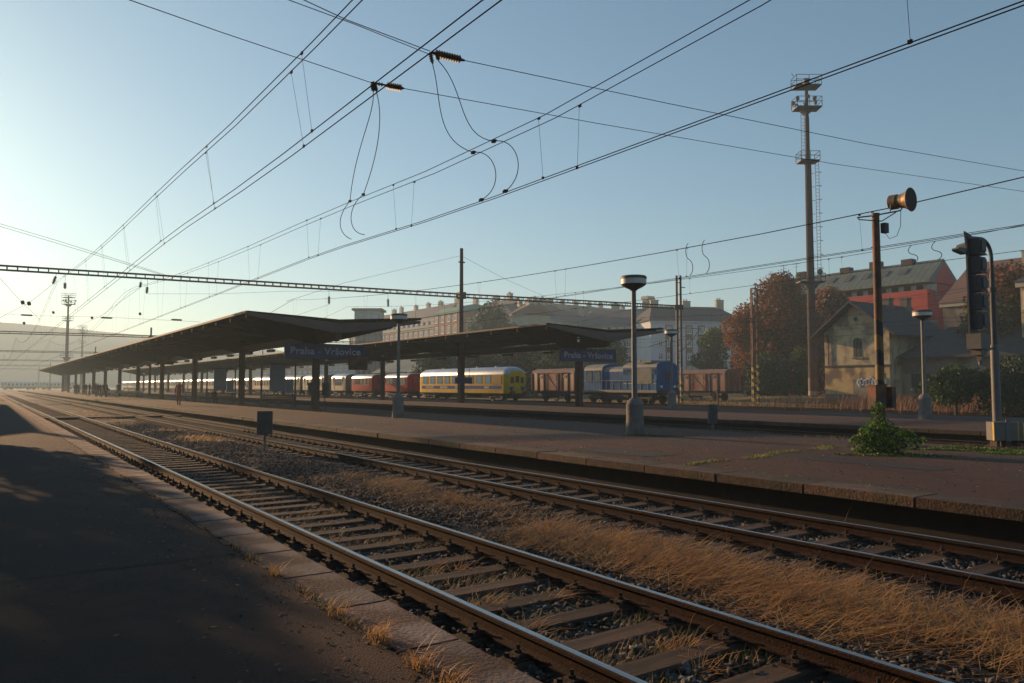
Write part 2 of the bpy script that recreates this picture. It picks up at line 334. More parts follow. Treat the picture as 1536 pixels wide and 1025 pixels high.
# ballast bed under the two near tracks
nx, ny = 100, 820
X = np.linspace(2.46, 10.22, nx); Y = np.concatenate([np.linspace(-5, 28, 460), np.linspace(28.2, 130, ny-460)])
XX, YY = np.meshgrid(X, Y)
def crown(x): return -.204 + .05*np.exp(-((x-6.3)/.9)**2) - .07*np.exp(-((x-2.45)/.35)**2) - .09*np.exp(-((x-10.2)/.5)**2) - .02
ZZ = crown(XX) + rng.normal(0, .012, XX.shape) + .02*np.sin(XX*3.1+YY*.7)*np.sin(YY*1.9)
V = np.stack([XX.ravel(), YY.ravel(), ZZ.ravel()], 1)
idx = np.arange(nx*ny).reshape(ny, nx)
Q = np.stack([idx[:-1,:-1].ravel(), idx[:-1,1:].ravel(), idx[1:,1:].ravel(), idx[1:,:-1].ravel()], 1)
M['bed'] = pm('ballast_bed', (.050,.034,.025), (.026,.019,.015), 9, .95, 1.0, 45, c3=(.05,.048,.026), s3=.8)
struct(obj('ballast_bed', npmesh('ballast_bed', V, Q, M['bed'])))

# stones
def stones(name, pts, size, mat, label=None):
    N = len(pts)
    cube = np.array([(-1,-1,-1),(1,-1,-1),(1,1,-1),(-1,1,-1),(-1,-1,1),(1,-1,1),(1,1,1),(-1,1,1)], float)*.5
    v = cube[None]*size[:,None,None]*rng.uniform(.55, 1.25, (N,8,1))*rng.uniform(.6, 1.2, (N,1,3))
    a = rng.uniform(0, 2*PI, N); t = rng.uniform(-.7, .7, N)
    ca, sa, ct, st = np.cos(a), np.sin(a), np.cos(t), np.sin(t)
    x = v[...,0]*ca[:,None]-v[...,1]*sa[:,None]; y = v[...,0]*sa[:,None]+v[...,1]*ca[:,None]; z = v[...,2]
    y2 = y*ct[:,None]-z*st[:,None]; z2 = y*st[:,None]+z*ct[:,None]
    V = np.stack([x, y2, z2], -1)+pts[:,None,:]
    q = np.array([(0,3,2,1),(4,5,6,7),(0,1,5,4),(1,2,6,5),(2,3,7,6),(3,0,4,7)])
    Q = (q[None]+(np.arange(N)*8)[:,None,None]).reshape(-1,4)
    o = obj(name, npmesh(name, V.reshape(-1,3), Q, mat)); o['kind'] = 'stuff'; return o
def scatter(N, x0, x1, y0, y1, ypow=1.0):
    x = rng.uniform(x0, x1, N); y = y0+(y1-y0)*rng.uniform(0, 1, N)**ypow; return x, y
N = 120000
x, y = scatter(N, 2.5, 10.15, -1, 46, 2.1)
keep = np.ones(N, bool)
for tx in (4.06, 8.52): keep &= ~((np.abs(np.abs(x-tx)-.75) < .07))
# fewer on the grassy strip and between the near rails
keep &= ~((np.abs(x-6.25) < .75) & (y < 9) & (rng.uniform(0,1,N) < .75))
keep &= ~((np.abs(x-4.06) < .7) & (rng.uniform(0,1,N) < .35))
x, y = x[keep], y[keep]; sz = rng.uniform(.018, .050, len(x))
stones('ballast_stones', np.stack([x, y, crown(x)+sz*.25+rng.uniform(-.01, .015, len(x))], 1), sz, M['stone'])

# ================================================================ TRACKS
SP = .596; PH = 3.98
def rail_mesh(name, y0, y1, top):
    prof = [(-.0625,-.149),(.0625,-.149),(.0625,-.138),(.012,-.118),(.008,-.06),(.011,-.045),(.034,-.037),(.0345,-.011),(.026,-.0015),(0,0),(-.026,-.0015),(-.0345,-.011),(-.034,-.037),(-.011,-.045),(-.008,-.06),(-.012,-.118),(-.0625,-.138)]
    mis = [0]*len(prof)
    for k in (8, 9): mis[k] = 1
    return MB().prism(prof, y0, y1, 'y', 0, mis).mesh(name, [M['rail_side'], top], fix=True)
def sleeper_mesh():
    b = MB(); L = 1.25
    b.v = []; 
    segs = [-L, -.9, -.45, 0, .45, .9, L]
    zt = [-.172, -.165, -.168, -.170, -.168, -.165, -.172]
    for i in range(6):
        x0, x1 = segs[i], segs[i+1]; z0, z1 = zt[i], zt[i+1]
        w = .125
        vs = [(x0,-w,-.33),(x1,-w,-.33),(x1,w,-.33),(x0,w,-.33),(x0,-w,z0-.012),(x1,-w,z1-.012),(x1,w,z1-.012),(x0,w,z0-.012),(x0,-w+.015,z0),(x1,-w+.015,z1),(x1,w-.015,z1),(x0,w-.015,z0)]
        fs = [(0,1,5,4),(2,3,7,6),(4,5,9,8),(6,7,11,10),(8,9,10,11)]
        if i == 0: fs.append((0,4,8,11,7,3))
        if i == 5: fs.append((1,2,6,10,9,5))
        b.add(vs, fs)
    return b.mesh('sleeper', M['sleeper'])
def fast_mesh():
    b = MB(); b.box(-.19, .19, -.08, .08, -.168, -.150)
    for s in (-1, 1):
        b.box(*sorted((s*.05, s*.135)), -.055, .055, -.148, -.118)
        b.cyl((s*.098, 0, -.118), (s*.098, 0, -.098), .026, n=6); b.cyl((s*.098, 0, -.098), (s*.098, 0, -.062), .013, n=6)
        b.cyl((s*.165, -.045, -.15), (s*.165, -.045, -.12), .02, n=6); b.cyl((s*.165, .045, -.15), (s*.165, .045, -.12), .02, n=6)
    return b.mesh('rail_fastening', M['steel_rustf'])
M['steel_rustf'] = pm('fastening_rust', (.05,.028,.02), (.03,.02,.016), 8, .85, .3, 50)
SLM, FSM = sleeper_mesh(), fast_mesh()
def track(X, label, y0, y1, ns, nf, top='rail_top', first=None, curve=False):
    t = thing('railway_track', label, 'railway track', (X, 0, 0))
    for s in (-1, 1): obj('rail', rail_mesh('rail', y0, y1, M[top]), t, (s*.7525, 0, 0))
    k0 = math.ceil((max(y0, -2.5 if first is None else first)-PH)/SP)
    for k in range(k0, k0+ns):
        yy = PH+k*SP
        s = obj('sleeper', SLM, t, (random.uniform(-.02, .02), yy+random.uniform(-.012,.012), random.uniform(-.008,.0)), rz=random.uniform(-.018, .018))
        if k-k0 < nf:
            for q in (-1, 1): obj('rail_fastening', FSM, s, (q*.7525, 0, 0))
    ylast = PH+(k0+ns)*SP; V = []; Q = []
    n = int((min(y1, 190)-ylast)/SP)
    if n > 0:
        yy = ylast+np.arange(n)*SP
        vs = np.array([(-1.25,-.125,-.17),(1.25,-.125,-.17),(1.25,.125,-.17),(-1.25,.125,-.17),(-1.25,-.125,-.3),(1.25,-.125,-.3),(1.25,.125,-.3),(-1.25,.125,-.3)])
        V = vs[None]+np.stack([0*yy, yy, 0*yy], 1)[:,None,:]
        q = np.array([(0,1,2,3),(4,5,1,0),(3,2,6,7),(0,3,7,4),(1,5,6,2)])
        Q = (q[None]+(np.arange(n)*8)[:,None,None]).reshape(-1,4)
        o = obj('far_sleepers', npmesh('far_sleepers', V.reshape(-1,3), Q, M['sleeper']), t); o['kind'] = 'stuff'
    return t
track(4.06, 'nearest railway track beside the dark foreground platform, polished rails on weathered sleepers', -4, 620, 96, 96)
track(8.52, 'second railway track along the long middle platform edge, sleepers bedded in stones', -4, 620, 96, 60, 'rail_top')
track(25.5, 'railway track between the two canopied platforms, low dull rails', -10, 620, 60, 0, 'rail_dull', first=8)
track(45.0, 'railway track right behind the farther platform with the lamps', -10, 620, 30, 0, 'rail_dull', first=18)
track(49.5, 'railway track carrying the yellow carriage and the old passenger train', 0, 620, 30, 0, 'rail_dull', first=25)
track(54.2, 'railway track under the blue diesel locomotive', 0, 300, 30, 0, 'rail_dull', first=30)
track(71.0, 'railway track in the grass under the lone boxcar beside the trees', 0, 200, 30, 0, 'rail_dull', first=35)

# ================================================================ PLATFORMS
def profile_slab(name, pts, y0, y1, mats, mis, nseg=1):
    return struct(MB().prism(pts, y0, y1, 'y', mis[0], mis).build(name, mats))
# near platform (asphalt) with separate coping slabs
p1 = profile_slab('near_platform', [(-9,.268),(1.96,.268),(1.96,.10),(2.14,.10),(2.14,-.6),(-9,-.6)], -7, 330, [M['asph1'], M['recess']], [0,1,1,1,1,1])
bm_ = MB(); 
def slab_mesh(L, w, h, mat, name='coping_slab'):
    bb = bmesh.new(); bmesh.ops.create_cube(bb, size=1)
    for v in bb.verts: v.co = Vector((v.co.x*w, v.co.y*L, v.co.z*h))
    bmesh.ops.bevel(bb, geom=[e for e in bb.edges], offset=.012, segments=2, affect='EDGES')
    me = bpy.data.meshes.new(name); bb.to_mesh(me); bb.free(); me.materials.append(mat); return me
def coping(parent, xc, w, h, zt, L, y0, n, y_end, mat, tilt=.004):
    me = slab_mesh(L-.012, w, h, mat)
    for k in range(n):
        o = obj('coping_slab', me, parent, (xc+random.uniform(-.008, .008), y0+(k+.5)*L, zt-h/2+random.uniform(-.004, .004)))
        o.rotation_euler = (random.uniform(-tilt, tilt), random.uniform(-tilt, tilt), random.uniform(-tilt, tilt)*.6)
    b = MB()
    yy = y0+n*L
    while yy < y_end:
        b.box(xc-w/2, xc+w/2, yy+.006, yy+L-.006, zt-h, zt); yy += L
    o = b.build('far_coping_slabs', mat, parent); o['kind'] = 'stuff'
coping(p1, 2.185, .42, .13, .272, 1.0, -2, 60, 330, M['coping'])
# middle platform: asphalt gently falling away to its far edge
def zp2(X): return .27-.045*smooth(10.2, 17, X)*1.0 - max(0, (X-17))*.028
px2 = [10.95, 12.5, 14, 15.5, 17, 19, 21, 23.6]
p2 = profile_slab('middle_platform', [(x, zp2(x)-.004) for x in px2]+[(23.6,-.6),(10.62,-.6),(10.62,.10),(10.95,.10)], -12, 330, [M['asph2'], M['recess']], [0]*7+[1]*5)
coping(p2, 10.65, .64, .15, .276, 1.7, -3, 30, 330, M['coping2'])
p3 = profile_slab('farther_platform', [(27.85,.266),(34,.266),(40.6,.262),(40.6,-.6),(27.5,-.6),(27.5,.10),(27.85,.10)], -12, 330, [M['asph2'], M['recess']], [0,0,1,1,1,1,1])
coping(p3, 27.5, .66, .15, .274, 1.7, 2, 24, 330, M['coping2'])
# level crossing boards of timber across the near tracks far down the line
_g = G(165, 623.5, 0); cw = thing('track_crossing', 'low timber walkway crossing the two near tracks far down the platforms', 'crossing', (0, _g.y, 0))
MB().box(2.5, 3.2, -.4, .4, -.26, -.05).box(3.42, 4.7, -.4, .4, -.26, -.04).box(4.92, 7.66, -.4, .4, -.26, -.05).box(7.88, 9.16, -.4, .4, -.26, -.04).box(9.4, 10.3, -.4, .4, -.26, -.05).build('boards', M['recess'], cw)

# ================================================================ CANOPIES
def canopy(Xc, y0, k, ycol, label, nlamps):
    Ln = 16.5*k; y1 = ycol+Ln+6
    t = thing('platform_canopy', label, 'canopy', (Xc, ycol, 0))
    a, e = y0-ycol, y1-ycol
    W = 5.25
    # roof skin, shallow V
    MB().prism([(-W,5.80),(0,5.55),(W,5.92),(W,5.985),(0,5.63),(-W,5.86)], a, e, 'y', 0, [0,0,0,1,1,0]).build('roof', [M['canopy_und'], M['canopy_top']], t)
    # purlins
    b = MB()
    for x in (-4.6, -3.5, -2.4, -1.3, 1.3, 2.4, 3.5, 4.6):
        zt = 5.55+abs(x)/W*(.25 if x < 0 else .37)-.003
        b.box(x-.05, x+.05, a+.02, e-.02, zt-.14, zt)
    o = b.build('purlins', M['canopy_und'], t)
    for s in (-1, 1):
        zt = 5.86 if s < 0 else 5.985
        g = MB().box(*sorted((s*W, s*(W+.12))), a, e, zt-.13, zt-.01).build('gutter', M['gutter'], t)
    bm = MB()
    yy = a+.1; br = MB()
    while yy < e:
        br.box(-W-.05, -W+.0, yy-.03, yy+.03, 5.44, 5.725); yy += 3.3
    br.build('gutter_brackets', M['gutter'], t)
    # end fascia
    MB().prism([(-W,5.60),(-.4,4.86),(.4,4.86),(W,5.62),(W,5.79),(0,5.42),(-W,5.77)], a-.10, a-.003, 'y').build('end_fascia', M['maroonf'], t)
    MB().box(-.16, .16, a, e, 4.50, 4.90).box(-.26,.26,a,e,4.46,4.498).build('ridge_beam', M['maroon'], t)
    cm = MB().box(-.17, .17, -.24, .24, 0, 4.45).box(-.3,.3,-.36,.36,0,.05).box(-.24,.24,-.05,.05,.05,4.4).mesh('column', M['maroon'])
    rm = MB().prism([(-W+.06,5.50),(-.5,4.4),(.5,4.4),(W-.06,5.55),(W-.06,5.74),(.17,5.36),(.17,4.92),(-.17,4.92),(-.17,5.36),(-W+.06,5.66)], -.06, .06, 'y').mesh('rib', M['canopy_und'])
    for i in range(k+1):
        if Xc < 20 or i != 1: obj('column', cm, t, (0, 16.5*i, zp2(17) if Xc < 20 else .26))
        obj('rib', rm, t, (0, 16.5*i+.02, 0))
    rm2 = MB().prism([(-W+.06,5.60),(-.2,4.92),(.2,4.92),(W-.06,5.65),(W-.06,5.73),(0,5.36),(-W+.06,5.66)], -.05, .05, 'y').mesh('rafter', M['canopy_und'])
    for i in range(k*3+1):
        if i % 3: obj('rafter', rm2, t, (0, 5.5*i, 0))
    lm = MB().box(-.13,.13,-.6,.6,-.16,0).box(-.10,.10,-.55,.55,-.19,-.161,1).cyl((0,-.4,0),(0,-.4,.1),.02).cyl((0,.4,0),(0,.4,.1),.02).mesh('ceiling_lamp', [M['steel_dk'], M['lampwhite']])
    for i in range(nlamps): obj('ceiling_lamp', lm, t, (0, 3.6+5.5*i, 4.37))
    return t
M['maroonf'] = pm('canopy_fascia_paint', (.10,.065,.055), (.08,.052,.045), 3, .6)
canopy(17.0, 42.4, 11, 46.1, 'nearer long platform canopy with wing-shaped dark roof on the middle platform', 30)
canopy(35.4, 39.7, 11, 42.9, 'farther long platform canopy standing in front of the parked trains', 30)

# ---------------------------------------------------------------- station signs
def text_mesh(body, size, name='lettering', mat=None, depth=.012):
    cu = bpy.data.curves.new(name, 'FONT'); cu.body = body; cu.size = size; cu.extrude = depth; cu.align_x = 'CENTER'; cu.align_y = 'CENTER'; cu.offset = .014; cu.space_character = 1.08
    o = bpy.data.objects.new('tmp', cu); C.objects.link(o)
    dg = bpy.context.evaluated_depsgraph_get(); me = bpy.data.meshes.new_from_object(o.evaluated_get(dg)); me.name = name
    bpy.data.objects.remove(o); bpy.data.curves.remove(cu); me.materials.clear(); me.materials.append(mat); return me
TXT = text_mesh('Praha - Vršovice', .60, mat=M['signtxt'])
tw = max(v.co.x for v in TXT.vertices)-min(v.co.x for v in TXT.vertices)
def station_sign(loc, label):
    t = thing('station_sign', label, 'station sign', loc)
    MB().box(-2.55, 2.55, -.03, .03, -.42, .42).build('board', M['signblue'], t)
    b = MB(); b.box(-2.6,-2.551,-.05,.05,-.46,.46).box(2.551,2.6,-.05,.05,-.46,.46).box(-2.55,2.55,-.05,.05,.421,.46).box(-2.55,2.55,-.05,.05,-.46,-.421); b.build('frame', M['steel_dk'], t)
    l = obj('lettering', TXT, t, (0, -.043, -.02)); l.rotation_euler = (PI/2, 0, 0); l.scale = (4.5/tw, 1, 1)
    MB().cyl((-1.6,0,.46),(-1.6,0,.95),.02).cyl((1.6,0,.46),(1.6,0,.95),.02).build('hanger', M['steel_dk'], t)
    return t
s1 = XP(486, 527, 17.3); station_sign((17.45, 45.6, s1.z), 'blue station name board on the nearer canopy end column')
station_sign((35.4+.45, 42.35, XP(892.5, 532.5, 35.6).z), 'blue station name board on the farther canopy end column')
def hang_sign(loc, w, h, label, mat):
    t = thing('hanging_sign', label, 'sign', loc)
    MB().box(-w/2, w/2, -.1, .1, -h/2, h/2).build('panel', mat, t)
    MB().cyl((-w*.35,0,h/2),(-w*.35,0,h/2+.8),.02).cyl((w*.35,0,h/2),(w*.35,0,h/2+.8),.02).build('hanger', M['steel_dk'], t)
hang_sign(XP(537, 545, 19.3), 1.2, .85, 'square brown display board hanging right of the nearer name board', M['rustb'] if 'rustb' in M else M['rust'])
hang_sign(XP(248, 538, 16.6), 1.7, 1.35, 'dark square sign hanging over the orange worker under the canopy', M['steel_dk'])
hang_sign(XP(691, 571, 35.2)-Vector((0,.5,0)), 1.7, .55, 'small blue plate on the column in front of the yellow carriage', M['signblue'])
# round loudspeaker under the canopy end
def horn(name, label, loc, d, r=.29, L=.5, arms=None):
    t = thing(name, label, 'loudspeaker', loc)
    d = Vector(d).normalized()
    MB().lathe((0,0,0), [(r*.55,-L*.98),(r*.62,-L*.95),(r*.62,-L*.62),(r*.52,-L*.6),(r*.56,-L*.5),(r*.64,-L*.3),(r*.80,-L*.12),(r,0),(r*.97,.012)], 28, 0, d).build('bell', M['bell'], t, smooth=True)
    MB().lathe((0,0,0), [(r*.955,.014),(r*.6,-.05),(r*.3,-.18)], 28, 0, d).build('mouth', M['belldark'], t, smooth=True, fix=False)
    return t
h = horn('loudspeaker', 'dark round loudspeaker hung below the nearer canopy right wing', XP(506, 506, 18.8), (.35,-1,-.35), .32, .45)
MB().tube([(0,.15,.1),(0,.2,.7),(0,.2,1.0)], .025).build('bracket', M['steel_dk'], h)

# column furniture on nearer canopy end column
t = thing('waste_bin_stand', 'waste bins clamped to the nearer end column below the name board', 'waste bin', (17.0, 45.65, zp2(17)))
for q_ in (-.46, .46): MB().box(q_-.16,q_+.16,-.18,.14,.95,1.75).build('bin', M['steel_dk'], t)
MB().cyl((-.46,-.02,0),(-.40,-.02,.95),.03).cyl((.46,-.02,0),(.40,-.02,.95),.03).box(-.3,-.2,-.06,0,1.5,1.56).box(.2,.3,-.06,0,1.5,1.56).build('stand', M['steel_dk'], t)
def info_stand(loc, label, w=1.5):
    t = thing('information_stand', label, 'information stand', loc)
    for s in (-1, 1): MB().box(s*1.25-.05, s*1.25+.05, -.05, .05, 0, 3.3).build('post', M['steel_dk'], t)
    MB().box(-1.2,1.2,-.03,.03,3.15,3.25).build('top_rail', M['steel_dk'], t)
    MB().box(-.65, .45, -.06, .06, 1.15, 3.12).build('panel', M['panel'], t)
    MB().box(.5, 1.1, -.05, .05, 1.0, 2.1).build('timetable', M['panel'], t)
    return t
def bench(loc, label, rz=0, L=2.6, grp=None, sm='wood'):
    t = thing('platform_bench', label, 'bench', loc, rz, grp)
    b = MB()
    for k in range(4): b.box(-L/2, L/2, -.45+k*.11, -.36+k*.11, .43, .46)
    b.build('seat', M[sm], t)
    b = MB()
    for k in range(3): b.box(-L/2, L/2, .02, .05, .56+k*.12, .65+k*.12)
    b.build('backrest', M[sm], t)
    for x in (-L*.4, 0, L*.4):
        MB().box(x-.03, x+.03, -.42, -.36, 0, .425).box(x-.03,x+.03,.052,.10,0,.95).box(x-.03,x+.03,-.36,.052,.36,.425).build('leg', M['steel_dk'], t)
    return t
for i, (px, Y) in enumerate(((410, 56.5), (322, 73.0))):
    X = 18.0; z = zp2(18)
    info_stand((X, Y, z), ['poster stand with grey panel behind the bench nearest the name board', 'poster stand beyond the first one, seen between two canopy columns'][i])
    bench((X-.2, Y-.75, z), ['wooden platform bench in front of the nearest poster stand', 'wooden platform bench in front of the second poster stand'][i])
# ================================================================ LAMPS
def lamp_meshes():
    base = MB().lathe((0,0,0), [(.30,0),(.295,.05),(.265,.62),(.262,.64),(.27,.66),(.268,.98),(.20,1.10),(.12,1.17),(.10,1.18)], 20).mesh('base', M['concrete'], True)
    pole = MB().lathe((0,0,0), [(.088,1.18),(.082,2.6),(.075,4.55),(.075,4.6)], 14).mesh('pole', M['steel_gr'], True)
    cone = MB().lathe((0,0,0), [(.10,4.58),(.13,4.62),(.30,4.70),(.39,4.77),(.40,4.78)], 28).mesh('lamp_shade', M['lampcap'], True)
    band = MB().lathe((0,0,0), [(.395,4.782),(.405,4.786),(.405,4.945),(.395,4.95)], 28).mesh('diffuser', M['lampwhite'], True)
    cap = MB().lathe((0,0,0), [(.415,4.952),(.415,5.01),(.39,5.045),(.30,5.055),(.0001,5.06)], 28).mesh('lamp_cap', M['lampcap'], True)
    return [base, pole, cone, band, cap]
LM = lamp_meshes()
def lamp(loc, label, sc=1.0):
    t = thing('platform_lamp', label, 'lamp', loc, 0, 'disc-topped lamps standing on the platforms')
    for me in LM: obj(me.name.split('.')[0], me, t)
    t.scale = (1, 1, sc); return t
lamp(G(952.5, 653, .215), 'large disc-topped platform lamp in front of the blue locomotive, with flared concrete base')
lamp(G(597, 627, .22), 'disc-topped platform lamp on the middle platform in front of the maroon coaches')
lamp(P(1008, 613, 49), 'small disc-topped lamp on the farther platform beside the striped mast')
lamp(G(1388, 629, .262), 'disc-topped platform lamp in front of the dark shed, right of the rusty speaker pole', .98)

# ================================================================ SPEAKER POLE
z0 = .225; base = G(1323, 676, z0)
t = thing('speaker_pole', 'rusty pole with striped lower part carrying a horn loudspeaker, rising from a green bush', 'pole', base)
MB().lathe((0,0,0), [(.105,0),(.10,1.5),(.098,1.52)], 14).build('lower_pole', M['rust'], t, smooth=True)
MB().lathe((0,0,0), [(.10,1.5),(.098,3.15)], 14).build('striped_band', M['hazard_d'], t, smooth=True)
MB().lathe((0,0,0), [(.095,3.15),(.085,5.66),(.095,5.67),(.095,5.73)], 14).build('upper_pole', M['rust'], t, smooth=True)
def rtd(a, b_, c_=0): return RT*a + Vector((sn, cs, 0))*b_ + Vector((0,0,c_))
MB().tube([rtd(-.42,.05,5.64), rtd(0,.1,5.70), rtd(.60,0,5.80), rtd(.70,0,5.92)], .018).tube([rtd(-.42,.05,5.64), rtd(-.40,.0,5.58), rtd(.1,-.1,5.52), rtd(.5,0,5.76)], .014).tube([rtd(.36,0,5.78), rtd(.38,0,5.95)], .015).build('bracket', M['steel_dk'], t)
bx = MB().box(-.08,.08,-.06,.06,-.12,.12).build('junction_box', M['steel_dk'], t, rtd(.19,-.05,5.36))
MB().tube([rtd(.2,-.05,5.24), rtd(.3,-.05,5.10), rtd(.48,-.05,5.17), rtd(.60,0,5.42), rtd(.62,0,5.82)], .007).build('cable', M['wire'], t)
bx = MB().box(-.17,.17,-.12,.12,-.27,.27).box(-.19,.19,-.14,.14,.271,.30).build('switch_box', M['rust'], t, rtd(-.16,-.16,1.27), smooth=False); bx.rotation_euler = (0,0,-.2)
bx = MB().box(-.09,.09,-.1,.1,-.25,.25).build('cable_box', M['rust'], t, rtd(.19,-.08,1.27))
h = horn('horn_loudspeaker', 'brown horn loudspeaker on top of the rusty pole, its mouth turned right', base+rtd(.86,-.02,6.07), tuple(RT*.60-Vector((sn,cs,0))*.80+Vector((0,0,-.03))), .295, .52)
# ================================================================ SIGNAL
base = G(1497, 667, .20)
t = thing('signal_post', 'pale swan-necked post with grey relay box at its foot on the right', 'signal post', base)
MB().lathe((0,0,.02), [(.115,0),(.11,.4),(.108,2.65),(.095,2.66)], 14).build('lower_post', M['steel_gr'], t, smooth=True)
MB().lathe((0,0,0), [(.075,2.68),(.07,4.1),(.10,4.11),(.10,4.22),(.065,4.24),(.06,4.6)], 14).build('upper_post', M['sighead'], t, smooth=True)
arc = [Vector((0,0,4.6)), Vector((0,0,5.05))]
for k in range(1, 9):
    a = k/8*PI/2; arc.append(Vector((-.55*(1-math.cos(a)), 0, 5.05+.45*math.sin(a))))
arc.append(Vector((-1.0,0,5.47)))
MB().tube(arc, .048, 10).build('swan_neck', M['sighead'], t, smooth=True)
b = MB().box(-.37,.37,-.17,.17,.0,.48); bx = b.build('relay_box', M['boxgrey'], t, (-.22,-.26,.14)); bx.rotation_euler=(0,0,-YAW)
MB().box(-.385,-.371,-.18,-.12,.0,.48).box(.24,.27,-.175,-.1705,.0,.48).box(.371,.385,-.18,-.12,0,.48).build('yellow_edge', M['yellowp'], bx)
MB().box(-.07,.07,-.19,-.1705,-.02,.55).build('door_bar', M['boxgrey'], bx)
MB().box(-.30,-.22,-.15,.15,-.16,0).box(.22,.30,-.15,.15,-.16,0).box(-.08,.08,-.15,.15,-.16,0).build('feet', M['concrete_d'], bx)
# signal head seen from behind, hung from the neck
hb = base + Vector((-1.16, 0, 0))
t = thing('railway_signal', 'tall five-lamp railway signal seen from behind, hanging from the swan-necked post', 'signal', hb)
MB().prism([(-.22,2.92),(.22,2.92),(.22,5.40),(.12,5.50),(-.30,5.60),(-.25,5.35),(-.22,5.2)], -.02, .02, 'y').build('backboard', M['sighead'], t)
hm_ = MB().box(-.12,.20,-.28,-.022,-.215,.20).box(-.14,.22,-.30,-.281,-.23,-.18).box(-.08,.14,-.33,-.2811,-.14,.14).mesh('lamp_housing', M['sighead'])
vm = MB()
vm.tube([( .17*math.cos(a*PI/8), .025, .17*math.sin(a*PI/8)) for a in range(-1, 10)], .012, 4)
for a in range(-1, 9):
    a0, a1 = a*PI/8, (a+1)*PI/8
    vm.quad((.17*math.cos(a0),.02,.17*math.sin(a0)), (.17*math.cos(a1),.02,.17*math.sin(a1)), (.15*math.cos(a1),.30,.15*math.sin(a1)-.03), (.15*math.cos(a0),.30,.15*math.sin(a0)-.03))
vmesh = vm.mesh('visor', M['steel_gr'], fix=False)
lens = MB().cyl((0,.021,0),(0,.03,0),.13,n=16).mesh('lens', M['glass'])
for k in range(5):
    z = 5.20-.48*k
    hs = obj('lamp_housing', hm_, t, (0, 0, z))
    obj('lens', lens, hs)
    if k in (0,): obj('visor', vmesh, hs)
MB().box(-.26,.24,-.30,.06,2.52,2.915).box(-.16,.16,-.24,.0,2.36,2.52).box(-.06,.10,-.2,-.08,2.22,2.36).cyl((.02,-.14,2.12),(.02,-.14,2.22),.05).build('terminal_box', M['boxgrey'], t)
MB().tube([(.05,-.1,2.6),(.5,-.1,2.5),(1.14,0,2.6)], .03).build('stay', M['sighead'], t)
MB().box(-.22,.3,-.05,-.0205,5.42,5.47).build('hanger_bar', M['sighead'], t)
MB().prism([(0,-.02),(-.42,.03),(-.46,.07),(-.42,.11),(0,.14)], -.08, .08, 'y').build('hood', M['steel_gr'], t, (-.24,.06,5.02))

# ================================================================ SMALL TRACKSIDE THINGS
def marker_box(px, py0, py1, w, zb, d, label, cat='equipment box'):
    bt = P(px, py1, d); tp = P(px, py0, d); gpos = Vector((bt.x, bt.y, zb))
    t = thing('trackside_box', label, cat, gpos, -YAW*.6)
    h0, h1 = bt.z-zb, tp.z-zb
    bb = slab_mesh(.16, w, h1-h0, M['sighead'], 'housing'); obj('housing', bb, t, (0,0,(h0+h1)/2))
    MB().cyl((0,0,-.05),(0,0,h0+.01),.04,n=10).build('post', M['steel_gr'], t)
    MB().box(-.02,.02,-.10,-.081,h0+.04,h1-.04).box(-w/2+.03,-w/2+.045,-.09,-.0805,h0+.03,h1-.03).build('rib', M['sighead'], t)
marker_box(397, 617, 652, .43, -.2, 22.5, 'grey box on a short post standing in the stones between the two near tracks')
marker_box(1069, 607, 636, .36, .05, 30, 'small grey box on a short post at the back edge of the middle platform')
for px, py, d, lab in ((1077, 590, 62, 'short dark signal stub in front of the lone boxcar'), (1491, 512, 50, 'thin rusty post among the weeds behind the swan-necked post')):
    bt = P(px, 608 if px < 1200 else 625, d); bt.z = max(bt.z, -.2)
    t = thing('short_post', lab, 'post', bt); H = (608-py)/1152*d if px < 1200 else (625-py)/1152*d
    MB().cyl((0,0,0),(0,0,H),.055 if px > 1200 else .07,n=8).build('post', M['rust'], t)
    if px < 1200: MB().box(-.16,.16,-.1,.1,H,H+.25).cyl((0,0,H+.25),(0,0,H+.5),.10,n=10).build('lamp_case', M['steel_dk'], t)
    else: MB().box(-.2,.2,-.02,.02,H-.3,H).build('plate', M['rust'], t)

